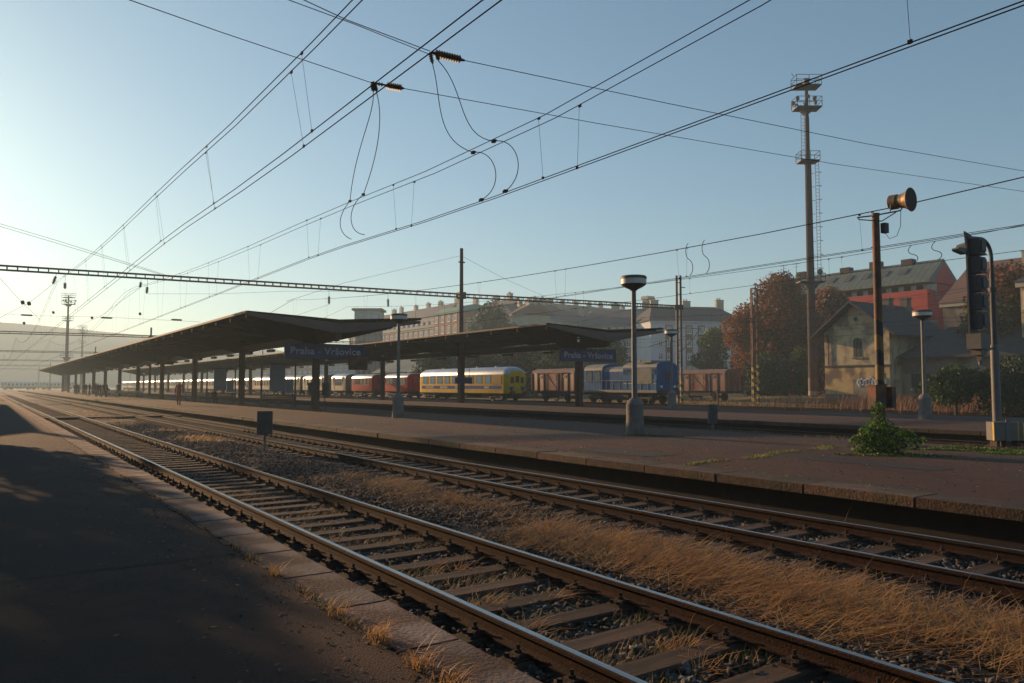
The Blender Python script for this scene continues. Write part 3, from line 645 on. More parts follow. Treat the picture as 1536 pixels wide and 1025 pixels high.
# ================================================================ FLOODLIGHT TOWER
D = 88.0
def floodtower(px, pyb, pyt, D, label, zb=None, full=True, s=1.0):
    bp = P(px, pyb, D); 
    if zb is not None: bp.z = zb
    H = P(px, pyt, D).z-bp.z
    t = thing('floodlight_tower', label, 'floodlight tower', bp, -YAW)
    k = D/1152.0
    def z(py): return P(px, py, D).z-bp.z
    f = H/36.0
    MB().lathe((0,0,0), [(.52*s,0),(.50*s,.06*H),(.36*s,.70*H),(.36*s,.715*H),(.55*s,.725*H),(.18*s,.728*H)], 18).build('lower_shaft', M['concrete_d'], t, smooth=True)
    if full: MB().lathe((0,0,0), [(.535*s,.3),(.53*s,2.2),(.52*s,2.3)], 18).build('painted_foot', M['hazard_v'], t, smooth=True)
    MB().lathe((0,0,0), [(.24*s,.728*H),(.24*s,.86*H),(.19*s,.875*H),(.19*s,.985*H)], 14).build('upper_shaft', M['concrete_d'], t, smooth=True)
    def deck(z0, w, dd, rh, nm='platform_deck'):
        b = MB().box(-w/2,w/2,-dd/2,dd/2,z0-.14*s,z0)
        r = .035*s
        for x in (-w/2, 0, w/2):
            for y in (-dd/2, dd/2): b.cyl((x,y,z0),(x,y,z0+rh),r,n=5)
        for zz in (z0+rh, z0+rh*.5):
            b.cyl((-w/2,-dd/2,zz),(w/2,-dd/2,zz),r,n=5); b.cyl((-w/2,dd/2,zz),(w/2,dd/2,zz),r,n=5)
            b.cyl((-w/2,-dd/2,zz),(-w/2,dd/2,zz),r,n=5); b.cyl((w/2,-dd/2,zz),(w/2,dd/2,zz),r,n=5)
        b.build(nm, M['steel_dk'], t)
    zt1, zt2, zm, zl = .963*H, .895*H, .728*H, .355*H
    deck(zt1, 2.9*s, 1.8*s, 1.1*s); deck(zt2, 2.9*s, 1.8*s, 1.1*s); deck(zm, 2.2*s, 1.6*s, 1.0*s); deck(zl, 2.9*s, 1.4*s, .9*s)
    MB().prism([(-.9*s,zt2-.14),(.9*s,zt2-.14),(.2*s,zt2-.7*s),(-.2*s,zt2-.7*s)], -.5*s, .5*s, 'y').build('bracket', M['steel_dk'], t)
    MB().prism([(-.9*s,zl-.14),(.9*s,zl-.14),(.5*s,zl-.8*s),(-.5*s,zl-.8*s)], -.4*s, .4*s, 'y').build('bracket', M['steel_dk'], t)
    fm = MB().lathe((0,0,0), [(.10*s,-.30*s),(.20*s,-.24*s),(.26*s,0),(.24*s,.02*s)], 12, 0, (0,-1,-.35)).mesh('floodlight', M['steel_gr'], True)
    spots = [(-1.25,.9,.3,2.6),(1.45,.9,.45,.6),(-1.2,-.3,.45,2.9),(1.25,.9,-.4,.2),(-.2,-.9,.5,0),(.6,-.9,.3,0),(-.9,.9,0,3.1),(.2,.9,.2,.4)]
    for i, (x, y, dz, a) in enumerate(spots): obj('floodlight', fm, t, (x*s, y*s, zt2+.55*s+dz*s), a)
    if full:
        def ladder(x, z0, z1, cage):
            b = MB()
            for dx in (-.2, .2): b.cyl((x+dx,-.1,z0),(x+dx,-.1,z1),.03,n=4)
            zz = z0
            while zz < z1: b.cyl((x-.2,-.1,zz),(x+.2,-.1,zz),.022,n=4); zz += .4
            if cage:
                zz = z0+1.5
                while zz < z1: b.tube([(x-.2,-.1,zz),(x-.35,-.5,zz),(x,-.75,zz),(x+.35,-.5,zz),(x+.2,-.1,zz)], .025, 4); b.cyl((x-.25,0,zz),(x-.6,.0,zz),.03,n=4); zz += 1.6
            b.build('ladder', M['steel_dk'], t)
        ladder(1.0, zl, zm, True); ladder(-.55, zm-3.4 if False else zm+.2, zt2, False); ladder(.2, 1, zl, False)
        MB().lathe((0,0,0), [(.05,-.3),(.3,-.2),(.36,0),(.33,.02)], 14, 0, (.3,-1,0)).build('dish', M['steel_gr'], t, (.95,-.5,zl+1.1))
        MB().tube([(-1.4,0,zt1+1.1),(-1.7,0,zt1+1.6)], .03).box(-.3,.3,-.3,.3,zt1,zt1+.9).build('mast_head', M['steel_dk'], t)
    return t
floodtower(1220, 599, 101, D, 'tall concrete floodlight tower with railed decks and ladders rising among the autumn trees', zb=.35)
floodtower(98.5, 578, 440, 235, 'pale floodlight tower beyond the canopies, tallest at the far left', zb=-.2, full=False, s=1.1)
floodtower(121.5, 578, 488, 370, 'faint smaller floodlight tower in the haze right of the taller one', zb=-.2, full=False, s=1.15)

# ================================================================ CATENARY MASTS AND GANTRIES
def node(p): return Vector(p)
mA = Vector((35.4, 59.45, 0)); 
mastA = thing('catenary_mast', 'tall round concrete mast piercing the farther canopy roof', 'mast', mA)
MB().lathe((0,0,.2), [(.23,0),(.15,14.0),(.12,14.02)], 14).build('shaft', M['concrete_d'], mastA, smooth=True)
MB().box(-.34,.34,-.26,.26,9.62,10.22).build('collar', M['steel_dk'], mastA)
MB().box(-.32,.32,-.1,.1,12.9,13.0).build('top_clamp', M['steel_dk'], mastA)
MB().box(-.22,.22,-.26,.26,.2,5.0).build('painted_foot', M['maroon'], mastA)
mBp = P(1020, 608, 80); mBp.z = -.25
mastB = thing('catenary_mast', 'twin-channel mast with yellow and black striped foot beside the locomotive', 'mast', mBp, -YAW)
b = MB()
for x in (-.20, .20): b.box(x-.10, x+.10, -.12, .12, 4.0, 13.6)
b.build('channels', M['steel_dk'], mastB)
b = MB()
for x in (-.20, .20): b.box(x-.10, x+.10, -.12, .12, 2.55, 4.0)
b.build('pale_band', M['boxgrey'], mastB)
b = MB()
for x in (-.20, .20): b.box(x-.10, x+.10, -.12, .12, 0, 2.55)
b.build('striped_foot', M['hazard'], mastB)
b = MB(); zz = .8
while zz < 13.5: b.box(-.099, .099, -.03, .03, zz, zz+.08); zz += 1.2
b.box(-.45,.45,-.2,.2,10.0,10.5).box(.2,.7,-.05,.05,12.3,12.38).build('ties', M['steel_dk'], mastB)
MB().tube([(.1,0,5.5),(1.5,.3,6.9),(2.3,.5,8.0)], .035).tube([(2.5,.5,8.0),(.3,.1,8.1)], .03).tube([(-.1,0,6.6),(-1.2,0,6.7),(-3.2,0,6.1)], .03).build('cantilever_arm', M['steel_dk'], mastB)
# lattice mast
lp = P(1134, 607, 73); lp.z = -.12
t = thing('lattice_mast', 'rusty lattice mast with striped foot in front of the rust-coloured trees', 'mast', lp, -YAW)
def lattice(b, x0, x1, y0, y1, z0, z1, step, r):
    for x in (x0, x1):
        for y in (y0, y1): b.box(x-r, x+r, y-r, y+r, z0, z1)
    z = z0; k = 0
    while z < z1-step*.5:
        for y in (y0, y1): b.cyl((x0 if k%2 else x1, y, z), (x1 if k%2 else x0, y, z+step), r*.9, n=4)
        for x in (x0, x1): b.cyl((x, y0 if k%2 else y1, z), (x, y1 if k%2 else y0, z+step), r*.6, n=4)
        z += step; k += 1
b = MB(); lattice(b, -.26, .26, -.2, .2, 3.9, 11.2, .6, .045); b.box(-.29,.29,-.23,.23,11.2,11.26); b.build('lattice', M['rust'], t)
b = MB(); lattice(b, -.26, .26, -.2, .2, 0, 3.9, .6, .045); b.build('striped_foot', M['hazard'], t)
# gantries: lattice beams
def beam(p, q, label, h=.30, step=.62, hang=(), grp=None, th=.045, cat='gantry beam'):
    p = Vector(p); q = Vector(q); t = thing('gantry_beam', label, cat, p, 0, grp)
    d = q-p; L = d.length; u = d/L; rot = u.to_track_quat('X', 'Z').to_euler(); t.rotation_euler = rot
    b = MB()
    for y in (-.16, .16):
        for z in (0, h): b.box(0, L, y-th, y+th, z-th, z+th)
    x = step; k = 0
    while x < L:
        for y in (-.16, .16): b.box(x-.03, x+.03, y-.025, y+.025, th, h-th)
        if k % 2: b.box(x-.03, x+.03, -.13, .13, -.02, .02)
        x += step; k += 1
    b.build('lattice', M['steel_dk'], t); return t
mL = Vector((-5.2, 64.6, 0))
def onbeam(px, A=Vector((1,63.7,9.93)), B=Vector((35.4,60.2,9.93))):
    # point of the first gantry's line seen in column px
    r = ray(px, 430); rx, ry = r.x, r.y
    dx, dy = B.x-A.x, B.y-A.y
    # s*(rx,ry) = A + t*(dx,dy)
    det = rx*(-dy)+ry*dx
    s = (A.x*(-dy)+A.y*dx)/det; tt = (rx*A.y-ry*A.x)/(-(rx*dy-ry*dx)) if False else None
    return Vector((rx*s, ry*s, A.z))
L0 = XP(0, 403, 1.0); 
beam((-5.0, 64.3, 9.80), (35.15, 59.9, 9.80), 'long lattice gantry beam crossing the whole left sky above the near canopy')
beam((35.65, 59.8, 9.80), (mBp.x-.3, mBp.y+.1, 9.85), 'lattice gantry beam from the tall round mast right to the twin-channel mast')
lm_ = thing('catenary_mast', 'plain concrete mast at the left end of the near gantry, beyond the platform edge', 'mast', (-5.3, 64.4, 0))
MB().lathe((0,0,.2), [(.23,0),(.15,12)], 14).build('shaft', M['concrete_d'], lm_, smooth=True); MB().box(-.34,.34,-.26,.26,9.6,10.2).build('collar', M['steel_dk'], lm_)
GL = ['second lattice gantry beam in the haze behind the near one', 'third gantry beam, fainter and lower over the tracks at left', 'fourth gantry beam far down the line', 'fifth gantry beam just above the far train', 'sixth and lowest gantry beam fading into the haze']
ML = ['hazy mast at the right end of the second gantry', 'hazy mast at the right end of the third gantry', 'hazy mast at the right end of the fourth gantry', 'hazy mast at the right end of the fifth gantry','hazy mast at the right end of the last gantry']
ML2 = ['hazy mast holding the middle of the second gantry', 'hazy mast holding the middle of the third gantry', 'hazy mast holding the middle of the fourth gantry', 'hazy mast holding the middle of the fifth gantry','hazy mast holding the middle of the last gantry']
GYS = [140, 215, 290, 365, 440]
mm_ = MB().lathe((0,0,-.3), [(.22,0),(.14,11.6)], 10).box(-.34,.34,-.3,.3,9.4,9.95).mesh('shaft', M['concrete_d'], True)
for i, Yg in enumerate(GYS):
    beam((-8, Yg, 9.7), (62, Yg-6, 9.7), GL[i], step=1.4, th=.06)
    for X_, lab in ((62, ML[i]), (22.5, ML2[i])):
        o = obj('distant_mast', mm_, None, (X_, Yg-6*(X_+8)/70-.6, 0)); tag(o, lab, 'mast')

# ================================================================ OVERHEAD LINES
def cat_z(Y, z0, y0, k): return z0+k*(Y-y0)**2
def catenary(X, label, zc=5.55, zm=6.78, ym=8, ys=(-12, 62, 139, 214, 289, 364, 439), dx=.075, drops=None, r=.0085, dbl=True, sag=2.1, dc=.07, mo=0.0, lh=24, rise=0.0):
    t = thing('overhead_line', label, 'overhead line', (X, 0, 0))
    ym0 = [(ys[i]+ys[i+1])/2 for i in range(len(ys)-1)]; ym0[0] = ym
    def zmes(Y_):
        i = 0
        while i < len(ys)-2 and Y_ > ys[i+1]: i += 1
        hw = (ys[i+1]-ys[i])/2 if i else (lh if Y_ < ym else 62-ym)
        return zm+rise*smooth(13, 24, Y_)*(1 if Y_ < 62 else 0)+(sag-(rise if i == 0 and Y_ > ym else 0))*((Y_-ym0[i])/hw)**2
    def zct(Y_): return zc+rise*smooth(13, 24, Y_)
    for s in ((-1, 1) if dbl else (0,)):
        pts = []
        for i in range(len(ys)-1):
            a, e = ys[i], ys[i+1]
            for j in range(16):
                Y_ = a+(e-a)*j/16; pts.append((mo+s*dx, Y_, zmes(Y_)))
        MB().tube(pts, r, 5).build('messenger_wire', M['wire'], t)
        MB().tube([(s*dc, y_, zct(y_)) for y_ in (-12, 4, 13, 16, 18.5, 21, 24, 40, 60, 120, 200, 440)], r, 5).build('contact_wire', M['wire'], t)
    for i, Yd in enumerate(drops or ()):
        s = (-1, 1)[i%2] if dbl else 0; z1 = zmes(Yd); z0_ = zct(Yd); xm, xc_ = mo+s*dx, s*dc
        MB().cyl((xc_, Yd, z0_), (xm, Yd+.03, z1), .0032, n=4).box(xm-.012,xm+.012,Yd-.02,Yd+.05,z1-.03,z1+.012).box(xc_-.012,xc_+.012,Yd-.02,Yd+.03,z0_-.01,z0_+.035).build('dropper', M['wire'], t)
    return t, zmes
def dr(a, b_, st): 
    o = []; y_ = a
    while y_ < b_: o += [y_, y_+random.uniform(.3,.9)]; y_ += st
    return o
catenary(4.2, 'double overhead line above the nearest track, steepest pair of wires', zc=5.74, zm=6.96, dx=.055, dc=.08, mo=-.2, rise=.2, drops=dr(11.5, 200, 6.2))
_, zm2 = catenary(8.52, 'double overhead line above the second track, linked by looping cables', zc=5.62, zm=6.74, ym=13, lh=19, rise=.24, drops=[YX(1385, 8.52)]+dr(10.4, 200, 6.4), dx=.13, dc=.05)
_, zm3 = catenary(20.8, 'double overhead line above the back edge of the middle platform', zc=5.68, zm=6.72, ym=14, drops=dr(12, 160, 7.0), dx=.025, dc=.10)
_, zm4 = catenary(25.6, 'overhead line between the two canopied platforms', zc=5.83, zm=6.45, ym=16, drops=dr(16, 160, 7.3), dx=.05, dbl=False)
catenary(45, 'thin overhead line behind the farther canopy', zc=5.6, zm=6.9, ym=30, drops=dr(22, 120, 8), dbl=False)
catenary(54.2, 'thin overhead line above the blue locomotive', zc=5.6, zm=7.1, ym=36, drops=dr(32, 120, 8), dbl=False)
catenary(60.5, 'thin overhead line passing the lattice mast', zc=6.6, zm=8.6, ym=36, drops=dr(32, 100, 8), dbl=False)

def insul_prof(L, n, r): 
    pr = [(.02, 0)]
    for i in range(n):
        a = L*(.12+.76*i/n); s_ = L*.76/n
        pr += [(r*.45, a), (r, a+s_*.35), (r*.9, a+s_*.5), (r*.45, a+s_*.75)]
    pr += [(.02, L)]; return pr
def insulator(p, q, label, n=9, r=.075):
    p, q = Vector(p), Vector(q); L = (q-p).length
    o = MB().lathe((0,0,0), insul_prof(L, n, r), 12, 0, tuple(q-p)).build('insulator', M['insul'], None, p)
    return tag(o, label, 'insulator')
def wire(pts, label, r=.008, cat='cable', name='cable', grp=None):
    p0 = Vector(pts[0]); o = MB().tube([Vector(p)-p0 for p in pts], r, 5).build(name, M['wire'], None, p0); return tag(o, label, cat, grp)
def bez(p0, p1, p2, p3, n=18):
    p0, p1, p2, p3 = map(Vector, (p0, p1, p2, p3)); return [p0*(1-t)**3+3*p1*t*(1-t)**2+3*p2*t*t*(1-t)+p3*t**3 for t in [i/n for i in range(n+1)]]
# cross-span wires with strain insulators
dA, dB = 15.5, 17.6
wire([P(380, -35, 12.6), P(520, 30, 14), P(645, 77, dA)], 'upper cross-span wire running up left from the right-hand insulator cluster', .009)
wire([P(400, -12, 12.9), P(533, 37, 14.2), P(650, 84, dA+.15)], 'second parallel wire just under the upper cross-span wire', .008)
wire([P(697, 91, dA+.4), P(1000, 155, 19), P(1300, 216, 23.5), P(1560, 261, 28)], 'upper cross-span wire descending right towards the frame edge', .009)
wire([P(100, -33, 12), P(330, 48, 15), P(556, 124, dB)], 'lower cross-span wire running up left from the left-hand insulator', .009)
wire([P(606, 133, dB+.3), P(900, 186, 21.5), P(1250, 246, 27), P(1560, 291, 32)], 'lower cross-span wire descending right across the tower', .009)
insulator(P(647, 79, dA), P(697, 91, dA+.4), 'thick ribbed strain insulator at the right of the upper cross-span joint', 10, .085)
insulator(P(556, 124, dB), P(578, 128, dB+.1), 'short clamp insulator at the left of the lower cross-span joint', 4, .05)
insulator(P(577, 128, dB+.1), P(606, 133, dB+.3), 'ribbed strain insulator on the lower cross-span wire', 8, .09)
insulator(P(645, 79, dA), P(649, 96, dA), 'small hanging insulator, left of the pair under the upper joint', 5, .045)
insulator(P(655, 80, dA), P(658, 91, dA), 'small hanging insulator, right of the pair under the upper joint', 5, .045)
insulator(P(558, 125, dB), P(560, 138, dB), 'small hanging insulator, left of the pair under the lower joint', 5, .05)
insulator(P(562, 126, dB), P(565, 138, dB), 'small hanging insulator, right of the pair under the lower joint', 5, .05)
def onX(px, X_, z): 
    Y_ = YX(px, X_); return Vector((X_, Y_, z))
c1 = XP(741, 212, 8.52); c2 = XP(710, 229, 8.52); e1 = XP(758, 287, 8.52); e2 = XP(722, 300, 8.52)
wire(bez(P(658, 92, dA), P(700, 135, dA), P(685, 205, dA), c1), 'right of the two long cables hanging from the upper joint', .009)
wire(bez(P(649, 97, dA), P(664, 150, dA), P(650, 210, dA), c2), 'left of the two long cables hanging from the upper joint', .009)
wire(bez(c1, P(778, 205, 15.6), P(792, 262, 15.6), e1), 'outer curl of cable joining the wires above the second track', .009)
wire(bez(c2, P(744, 222, 16), P(760, 280, 16), e2), 'inner curl of cable joining the wires above the second track', .009)
f1 = XP(545, 292, 8.52); f2 = XP(525, 302, 8.52); g1 = XP(547, 352, 8.52); g2 = XP(527, 359, 8.52)
wire(bez(P(565, 139, dB), P(575, 175, dB), P(570, 225, dB+1), f1), 'right of the two long cables hanging from the lower joint', .010)
wire(bez(P(560, 139, dB), P(562, 175, dB), P(532, 220, dB+1), f2), 'left of the two long cables hanging from the lower joint', .010)
wire(bez(f1, P(518, 312, 20.8), P(522, 352, 20.8), g1), 'right curl of cable at the bottom of the lower pair', .010)
wire(bez(f2, P(502, 328, 21.3), P(508, 352, 21.3), g2), 'left curl of cable at the bottom of the lower pair', .010)
for (p, lab) in ((c1,'dark clamp on the upper wire at the right cable'), (c2,'dark clamp on the upper wire at the left cable'), (e1,'dark clamp on the lower wire where the outer curl ends'), (e2,'dark clamp on the lower wire where the inner curl ends'), (f1,'dark clamp at the right of the lower cable pair'), (f2,'dark clamp at the left of the lower cable pair')):
    tag(MB().box(-.022,.022,-.07,.07,-.022,.022).box(-.03,.03,-.03,.03,-.03,.03).build('wire_clamp', M['wire'], None, p), lab, 'clamp')
# S-shaped jumpers on the lines at the right
def sj(px, X_, za, zb, lab, k):
    a = onX(px, X_, za); e = onX(px+k*2, X_, zb); m1 = a.lerp(e, .3)+Vector((0, .55, 0)); m2 = a.lerp(e, .75)+Vector((0, -.55, 0))
    o = wire(bez(a, a+Vector((0,.15,-.1)), a.lerp(e,.4)+Vector((0,.2,0)), a.lerp(e,.5), 8)+bez(a.lerp(e,.5), a.lerp(e,.6)+Vector((0,-.22,0)), e+Vector((0,-.2,.1)), e, 8)[1:], lab, .012)
sj(1035, 20.8, 6.9, 5.72, 'left S-shaped jumper cable between wires, left of the lattice mast', 1)
sj(1060, 20.8, 6.9, 5.72, 'right S-shaped jumper cable between wires, left of the lattice mast', 1)
sj(1374, 25.6, 6.5, 5.86, 'left S-shaped jumper cable above the green-grey roof', 1)
sj(1410, 25.6, 6.5, 5.86, 'right S-shaped jumper cable above the green-grey roof', 1)
# insulators and pull-off wires hanging under the near gantry
def gy(px): 
    r = ray(px, 430); 
    for_ = (63.7 - 64.3)
    A = Vector((-5.0, 64.3)); d = Vector((40.15, -3.9)); det = r.x*d.y-r.y*d.x
    s = (A.x*d.y-A.y*d.x)/det; return Vector((r.x*s, r.y*s, 0)), s
def hangins(px, y0, y1, dx, lab):
    q, s = gy(px); a = P(px, y0, s); e = P(px+dx, y1, s)
    top = Vector((a.x, a.y, 9.8))
    wire([top, a], 'thin hanger rod above the '+lab, .012, 'hanger', 'hanger_rod')
    insulator(a, e, lab, 5, .13); return e
E = {}
E[1] = hangins(84, 414, 427, -5, 'slanted insulator hanging leftmost under the near gantry')
E[2] = hangins(97.5, 424, 434, 0, 'upright insulator above the pale tower, under the near gantry')
E[3] = hangins(211.5, 423, 432, -1.5, 'slanted insulator hanging above the canopy, left of a pair')
E[4] = hangins(221, 430, 441, -1, 'upright insulator hanging above the canopy, right of a pair')
E[5] = hangins(493.5, 444, 457, 0, 'insulator hanging under the gantry above the nearer name board')
E[6] = hangins(582, 448, 461, .3, 'insulator hanging under the gantry above the second lamp')
wire([E[1], P(43, 455, 60), P(-40, 497, 52)], 'thin pull-off wire sloping down left from the leftmost insulator', .012)
wire([E[3], P(150, 475, 75), P(60, 515, 118)], 'thin pull-off wire sloping left above the canopy roof', .012)
_q, _s = gy(520); wire([E[4], P(330, 441, 62), P(430, 437, 62), Vector((_q.x, _q.y, 9.75))], 'thin wire rising right from the upright insulator to the gantry beam', .010)
wire([E[5], P(440, 475, 66), P(400, 492, 72)], 'short thin wire under the insulator above the name board', .010)
q, s = gy(249)
wire([P(-60, 318, s*.8), P(95, 364, s*.9), P(249, 413, s)], 'faint feeder wire descending from upper left to the near gantry', .014)
wire([P(-60, 322, s*.8), P(95, 368, s*.9), P(244, 413, s)], 'faint twin feeder wire just below the first at upper left', .014)
wire([P(690, 384, 69.5), P(600, 405, 60), P(515, 425, 52), P(430, 452, 46)], 'thin stay wire falling left from the top of the round mast', .010)
wire([P(692, 384, 69.5), P(760, 420, 74), P(822, 447, 78)], 'thin stay wire falling right from the top of the round mast', .012)
# span wires with small weights behind the near gantry, at left
for (pts, lab) in (([(-20, 470, 90), (60, 474, 90), (160, 476, 90), (300, 483, 90)], 'horizontal span wire beneath the near gantry at left'), ([(-20,395,50),(20, 440, 60), (60, 480, 75)], 'steep thin wire crossing the pale sky at far left')):
    wire([P(*p) for p in pts], lab, .014)
for (px, py, d, lab) in ((34, 454, 60, 'left of two small dark weights in the pale sky'), (43.5, 455.5, 60, 'right of two small dark weights in the pale sky'), (80, 469, 88, 'small dark weight left of the pale tower'), (36, 485, 88, 'lowest small dark weight at far left'), (138, 477, 88, 'small dark weight right of the pale tower'), (210, 471, 88, 'small dark weight above the canopy slope')):
    o = MB().lathe((0,0,0), [(.02,-.14),(.16,-.1),(.16,.1),(.02,.14)], 8, 0, (1,0,.3)).build('wire_weight', M['insul'], None, P(px, py, d)); tag(o, lab, 'weight')
for i, (px, py) in enumerate(((40, 473), (160, 477), (265, 480))):
    o = MB().lathe((0,0,0), [(.03,-.6),(.1,-.5),(.1,.5),(.03,.6)], 8, 0, (1,0,0)).build('insulator', M['insul'], None, P(px, py, 90)); tag(o, ['rod insulator at the left end of the horizontal span wire','rod insulator mid-way along the horizontal span wire','rod insulator at the right end of the horizontal span wire'][i], 'insulator')
# ================================================================ RAIL VEHICLES (local: +y along the track, side seen is -x, z=0 rail top)
def wheel_mesh(r):
    return MB().cyl((-.82,0,r),(-.69,0,r),r,n=18).cyl((.69,0,r),(.82,0,r),r,n=18).cyl((-.95,0,r),(.95,0,r),.11,n=10).mesh('wheelset', M['under'], True)
WH = {r: wheel_mesh(r) for r in (.46, .50)}
def bogie(t, y, base=2.4, r=.46):
    b = MB()
    for s in (-1, 1):
        b.box(*sorted((s*.98, s*1.10)), y-base/2-.45, y+base/2+.45, .50, .72)
        for q in (-1, 1): b.box(*sorted((s*.96, s*1.16)), y+q*base/2-.18, y+q*base/2+.18, .30, .60)
        b.cyl((s*1.02, y-.25, .35),(s*1.02, y-.25, .8),.10,n=8); b.cyl((s*1.02, y+.25, .35),(s*1.02, y+.25, .8),.10,n=8)
    b.box(-1,1,y-.3,y+.3,.55,.85)
    o = b.build('bogie', M['under'], t)
    for q in (-1, 1): obj('wheelset', WH[r], o, (0, y+q*base/2, 0))
def buffers(t, L):
    for e in (-1, 1):
        for s in (-1, 1):
            b = MB().cyl((s*.875, e*L/2, 1.05),(s*.875, e*(L/2+.5), 1.05),.09,n=10).cyl((s*.875, e*(L/2+.5), 1.05),(s*.875, e*(L/2+.55), 1.05),.21,n=14)
            b.build('buffer', M['under'], t)
def body_loft(ys, hw, z0, zs, zr, bul=0.0, n=9):
    """cross-section: vertical sides up to zs, arched roof to zr. ys: list of (y, width factor, roof drop)"""
    sec = []
    for y, wf, dr_ in ys:
        w = hw*wf; pts = [(-w, z0), (-w, zs-dr_*.3)]
        for k in range(1, n):
            a = PI*k/n; pts.append((-w*math.cos(a), zs-dr_*.3+(zr-dr_-zs+dr_*.3)*math.sin(a)**.75))
        pts += [(w, zs-dr_*.3), (w, z0)]
        sec.append([(x, y, z) for x, z in pts])
    return sec
def body_from(t, sec, mats, sidem, roofm, endm, name='body'):
    n = len(sec[0]); vs = [p for s_ in sec for p in s_]; b = MB(); b.v = vs
    for i in range(len(sec)-1):
        for k in range(n-1):
            m_ = sidem if k in (0, n-2) else roofm
            b.f.append((i*n+k, i*n+k+1, (i+1)*n+k+1, (i+1)*n+k)); b.m.append(m_)
        b.f.append((i*n, (i+1)*n, (i+1)*n+n-1, i*n+n-1)); b.m.append(endm)
    b.f += [tuple(range(n)), tuple((len(sec)-1)*n+k for k in range(n-1, -1, -1))]; b.m += [endm, endm]
    return b.build(name, mats, t, smooth=True)
def side_window(w, h, frame, glass, nm='window', split=True, th=.03):
    b = MB(); f = .05
    b.box(-th, 0, -w/2, w/2, -h/2, -h/2+f).box(-th,0,-w/2,w/2,h/2-f,h/2).box(-th,0,-w/2,-w/2+f,-h/2+f,h/2-f).box(-th,0,w/2-f,w/2,-h/2+f,h/2-f)
    b.box(-th*.5, -.002, -w/2+f, w/2-f, -h/2+f, h/2-f, 1)
    if split: b.box(-th*.9, -th*.5-.001, -w/2+f, w/2-f, h*.12, h*.12+f*.7)
    return b.mesh(nm, [frame, glass])
def coach(name, label, X, yc, L, hw, z0, zs, zr, body, roof, glass, frame, nwin, ww, wh, zw, ends=((0,1,0),), band=None, doors=True, cat='railway carriage', grp=None, endmat=None, bog=True, panes=None):
    t = thing(name, label, cat, (X, yc, 0), 0, grp)
    ys = [(-L/2+d, w, dd) for d, w, dd in ends]+[(L/2-d, w, dd) for d, w, dd in reversed(ends)]
    body_from(t, body_loft(ys, hw, z0, zs, zr), [body, roof, endmat or body], 0, 1, 2)
    wm = side_window(ww, wh, frame, glass); usable = L-3.0 if doors else L-1.2
    for i in range(nwin):
        y = -usable/2+usable*(i+.5)/nwin
        for s in (-1, 1):
            o = obj('window', wm, t, (s*(hw+.002), y, zw)); o.scale = (-s if s < 0 else -1, 1, 1) if False else (1, 1, 1)
            if s > 0: o.rotation_euler = (0, 0, PI)
    if doors:
        dm = MB().box(-.03,-.002,-.38,.38,-1.05,1.0).box(-.045,-.031,-.22,.22,.15,.85,1).box(-.07,-.031,.26,.30,-.3,.2,2).mesh('door', [body, glass, M['steel_gr']])
        for y in (-L/2+1.0, L/2-1.0):
            for s in (-1, 1):
                o = obj('door', dm, t, (s*(hw+.002), y, z0+1.25)); 
                if s > 0: o.rotation_euler = (0, 0, PI)
    if band:
        for (za, zb, m_) in band:
            b = MB()
            b.box(-hw-.008, -hw-.001, -L/2+1.0, L/2-1.0, za, zb)
            b.box(hw+.001, hw+.008, -L/2+1.0, L/2-1.0, za, zb); b.build('stripe', m_, t)
    # end gangway
    for e in (-1, 1):
        y = e*(L/2)
        MB().box(-.45,.45,*sorted((y+e*.001, y+e*.07)),z0+.15,z0+2.2).box(-.25,.25,*sorted((y+e*.071, y+e*.08)),z0+1.2,z0+1.95,1).build('end_door', [endmat or body, M['glass']], t)
    b = MB(); b.box(-hw+.25, hw-.25, -L/2+.3, L/2-.3, z0-.22, z0-.003)
    b.box(-1.1, 1.1, -1.4, -.2, .45, z0-.23).box(-1.0, 1.0, .3, 1.6, .5, z0-.23)
    b.build('underframe', M['under'], t)
    if bog:
        bogie(t, -L/2+2.6 if L > 11 else -L/2+2.0); bogie(t, L/2-2.6 if L > 11 else L/2-2.0)
    buffers(t, L); return t
# yellow carriage ---------------------------------------------------------
YR = [(0,.80,.45),(.12,.88,.28),(.35,.95,.14),(.8,1,0)]
yl, yr = YX(628, 48.1), YX(760, 48.1)
Ly = yl-yr
tY = coach('yellow_carriage', 'bright yellow railway carriage with a blue and white band and silver roof', 49.5, (yl+yr)/2, Ly, 1.42, .92, 3.05, 3.95, M['tyel'], M['troof'], M['tglass'], M['tyel'], 9, 1.25, 1.02, 2.55, ends=YR, doors=False,
    band=[(1.40,1.78,M['tblue'])])
for ch in list(tY.children):
    if ch.name.startswith('window'): ch.location.y = ch.location.y*.86+Ly*.045
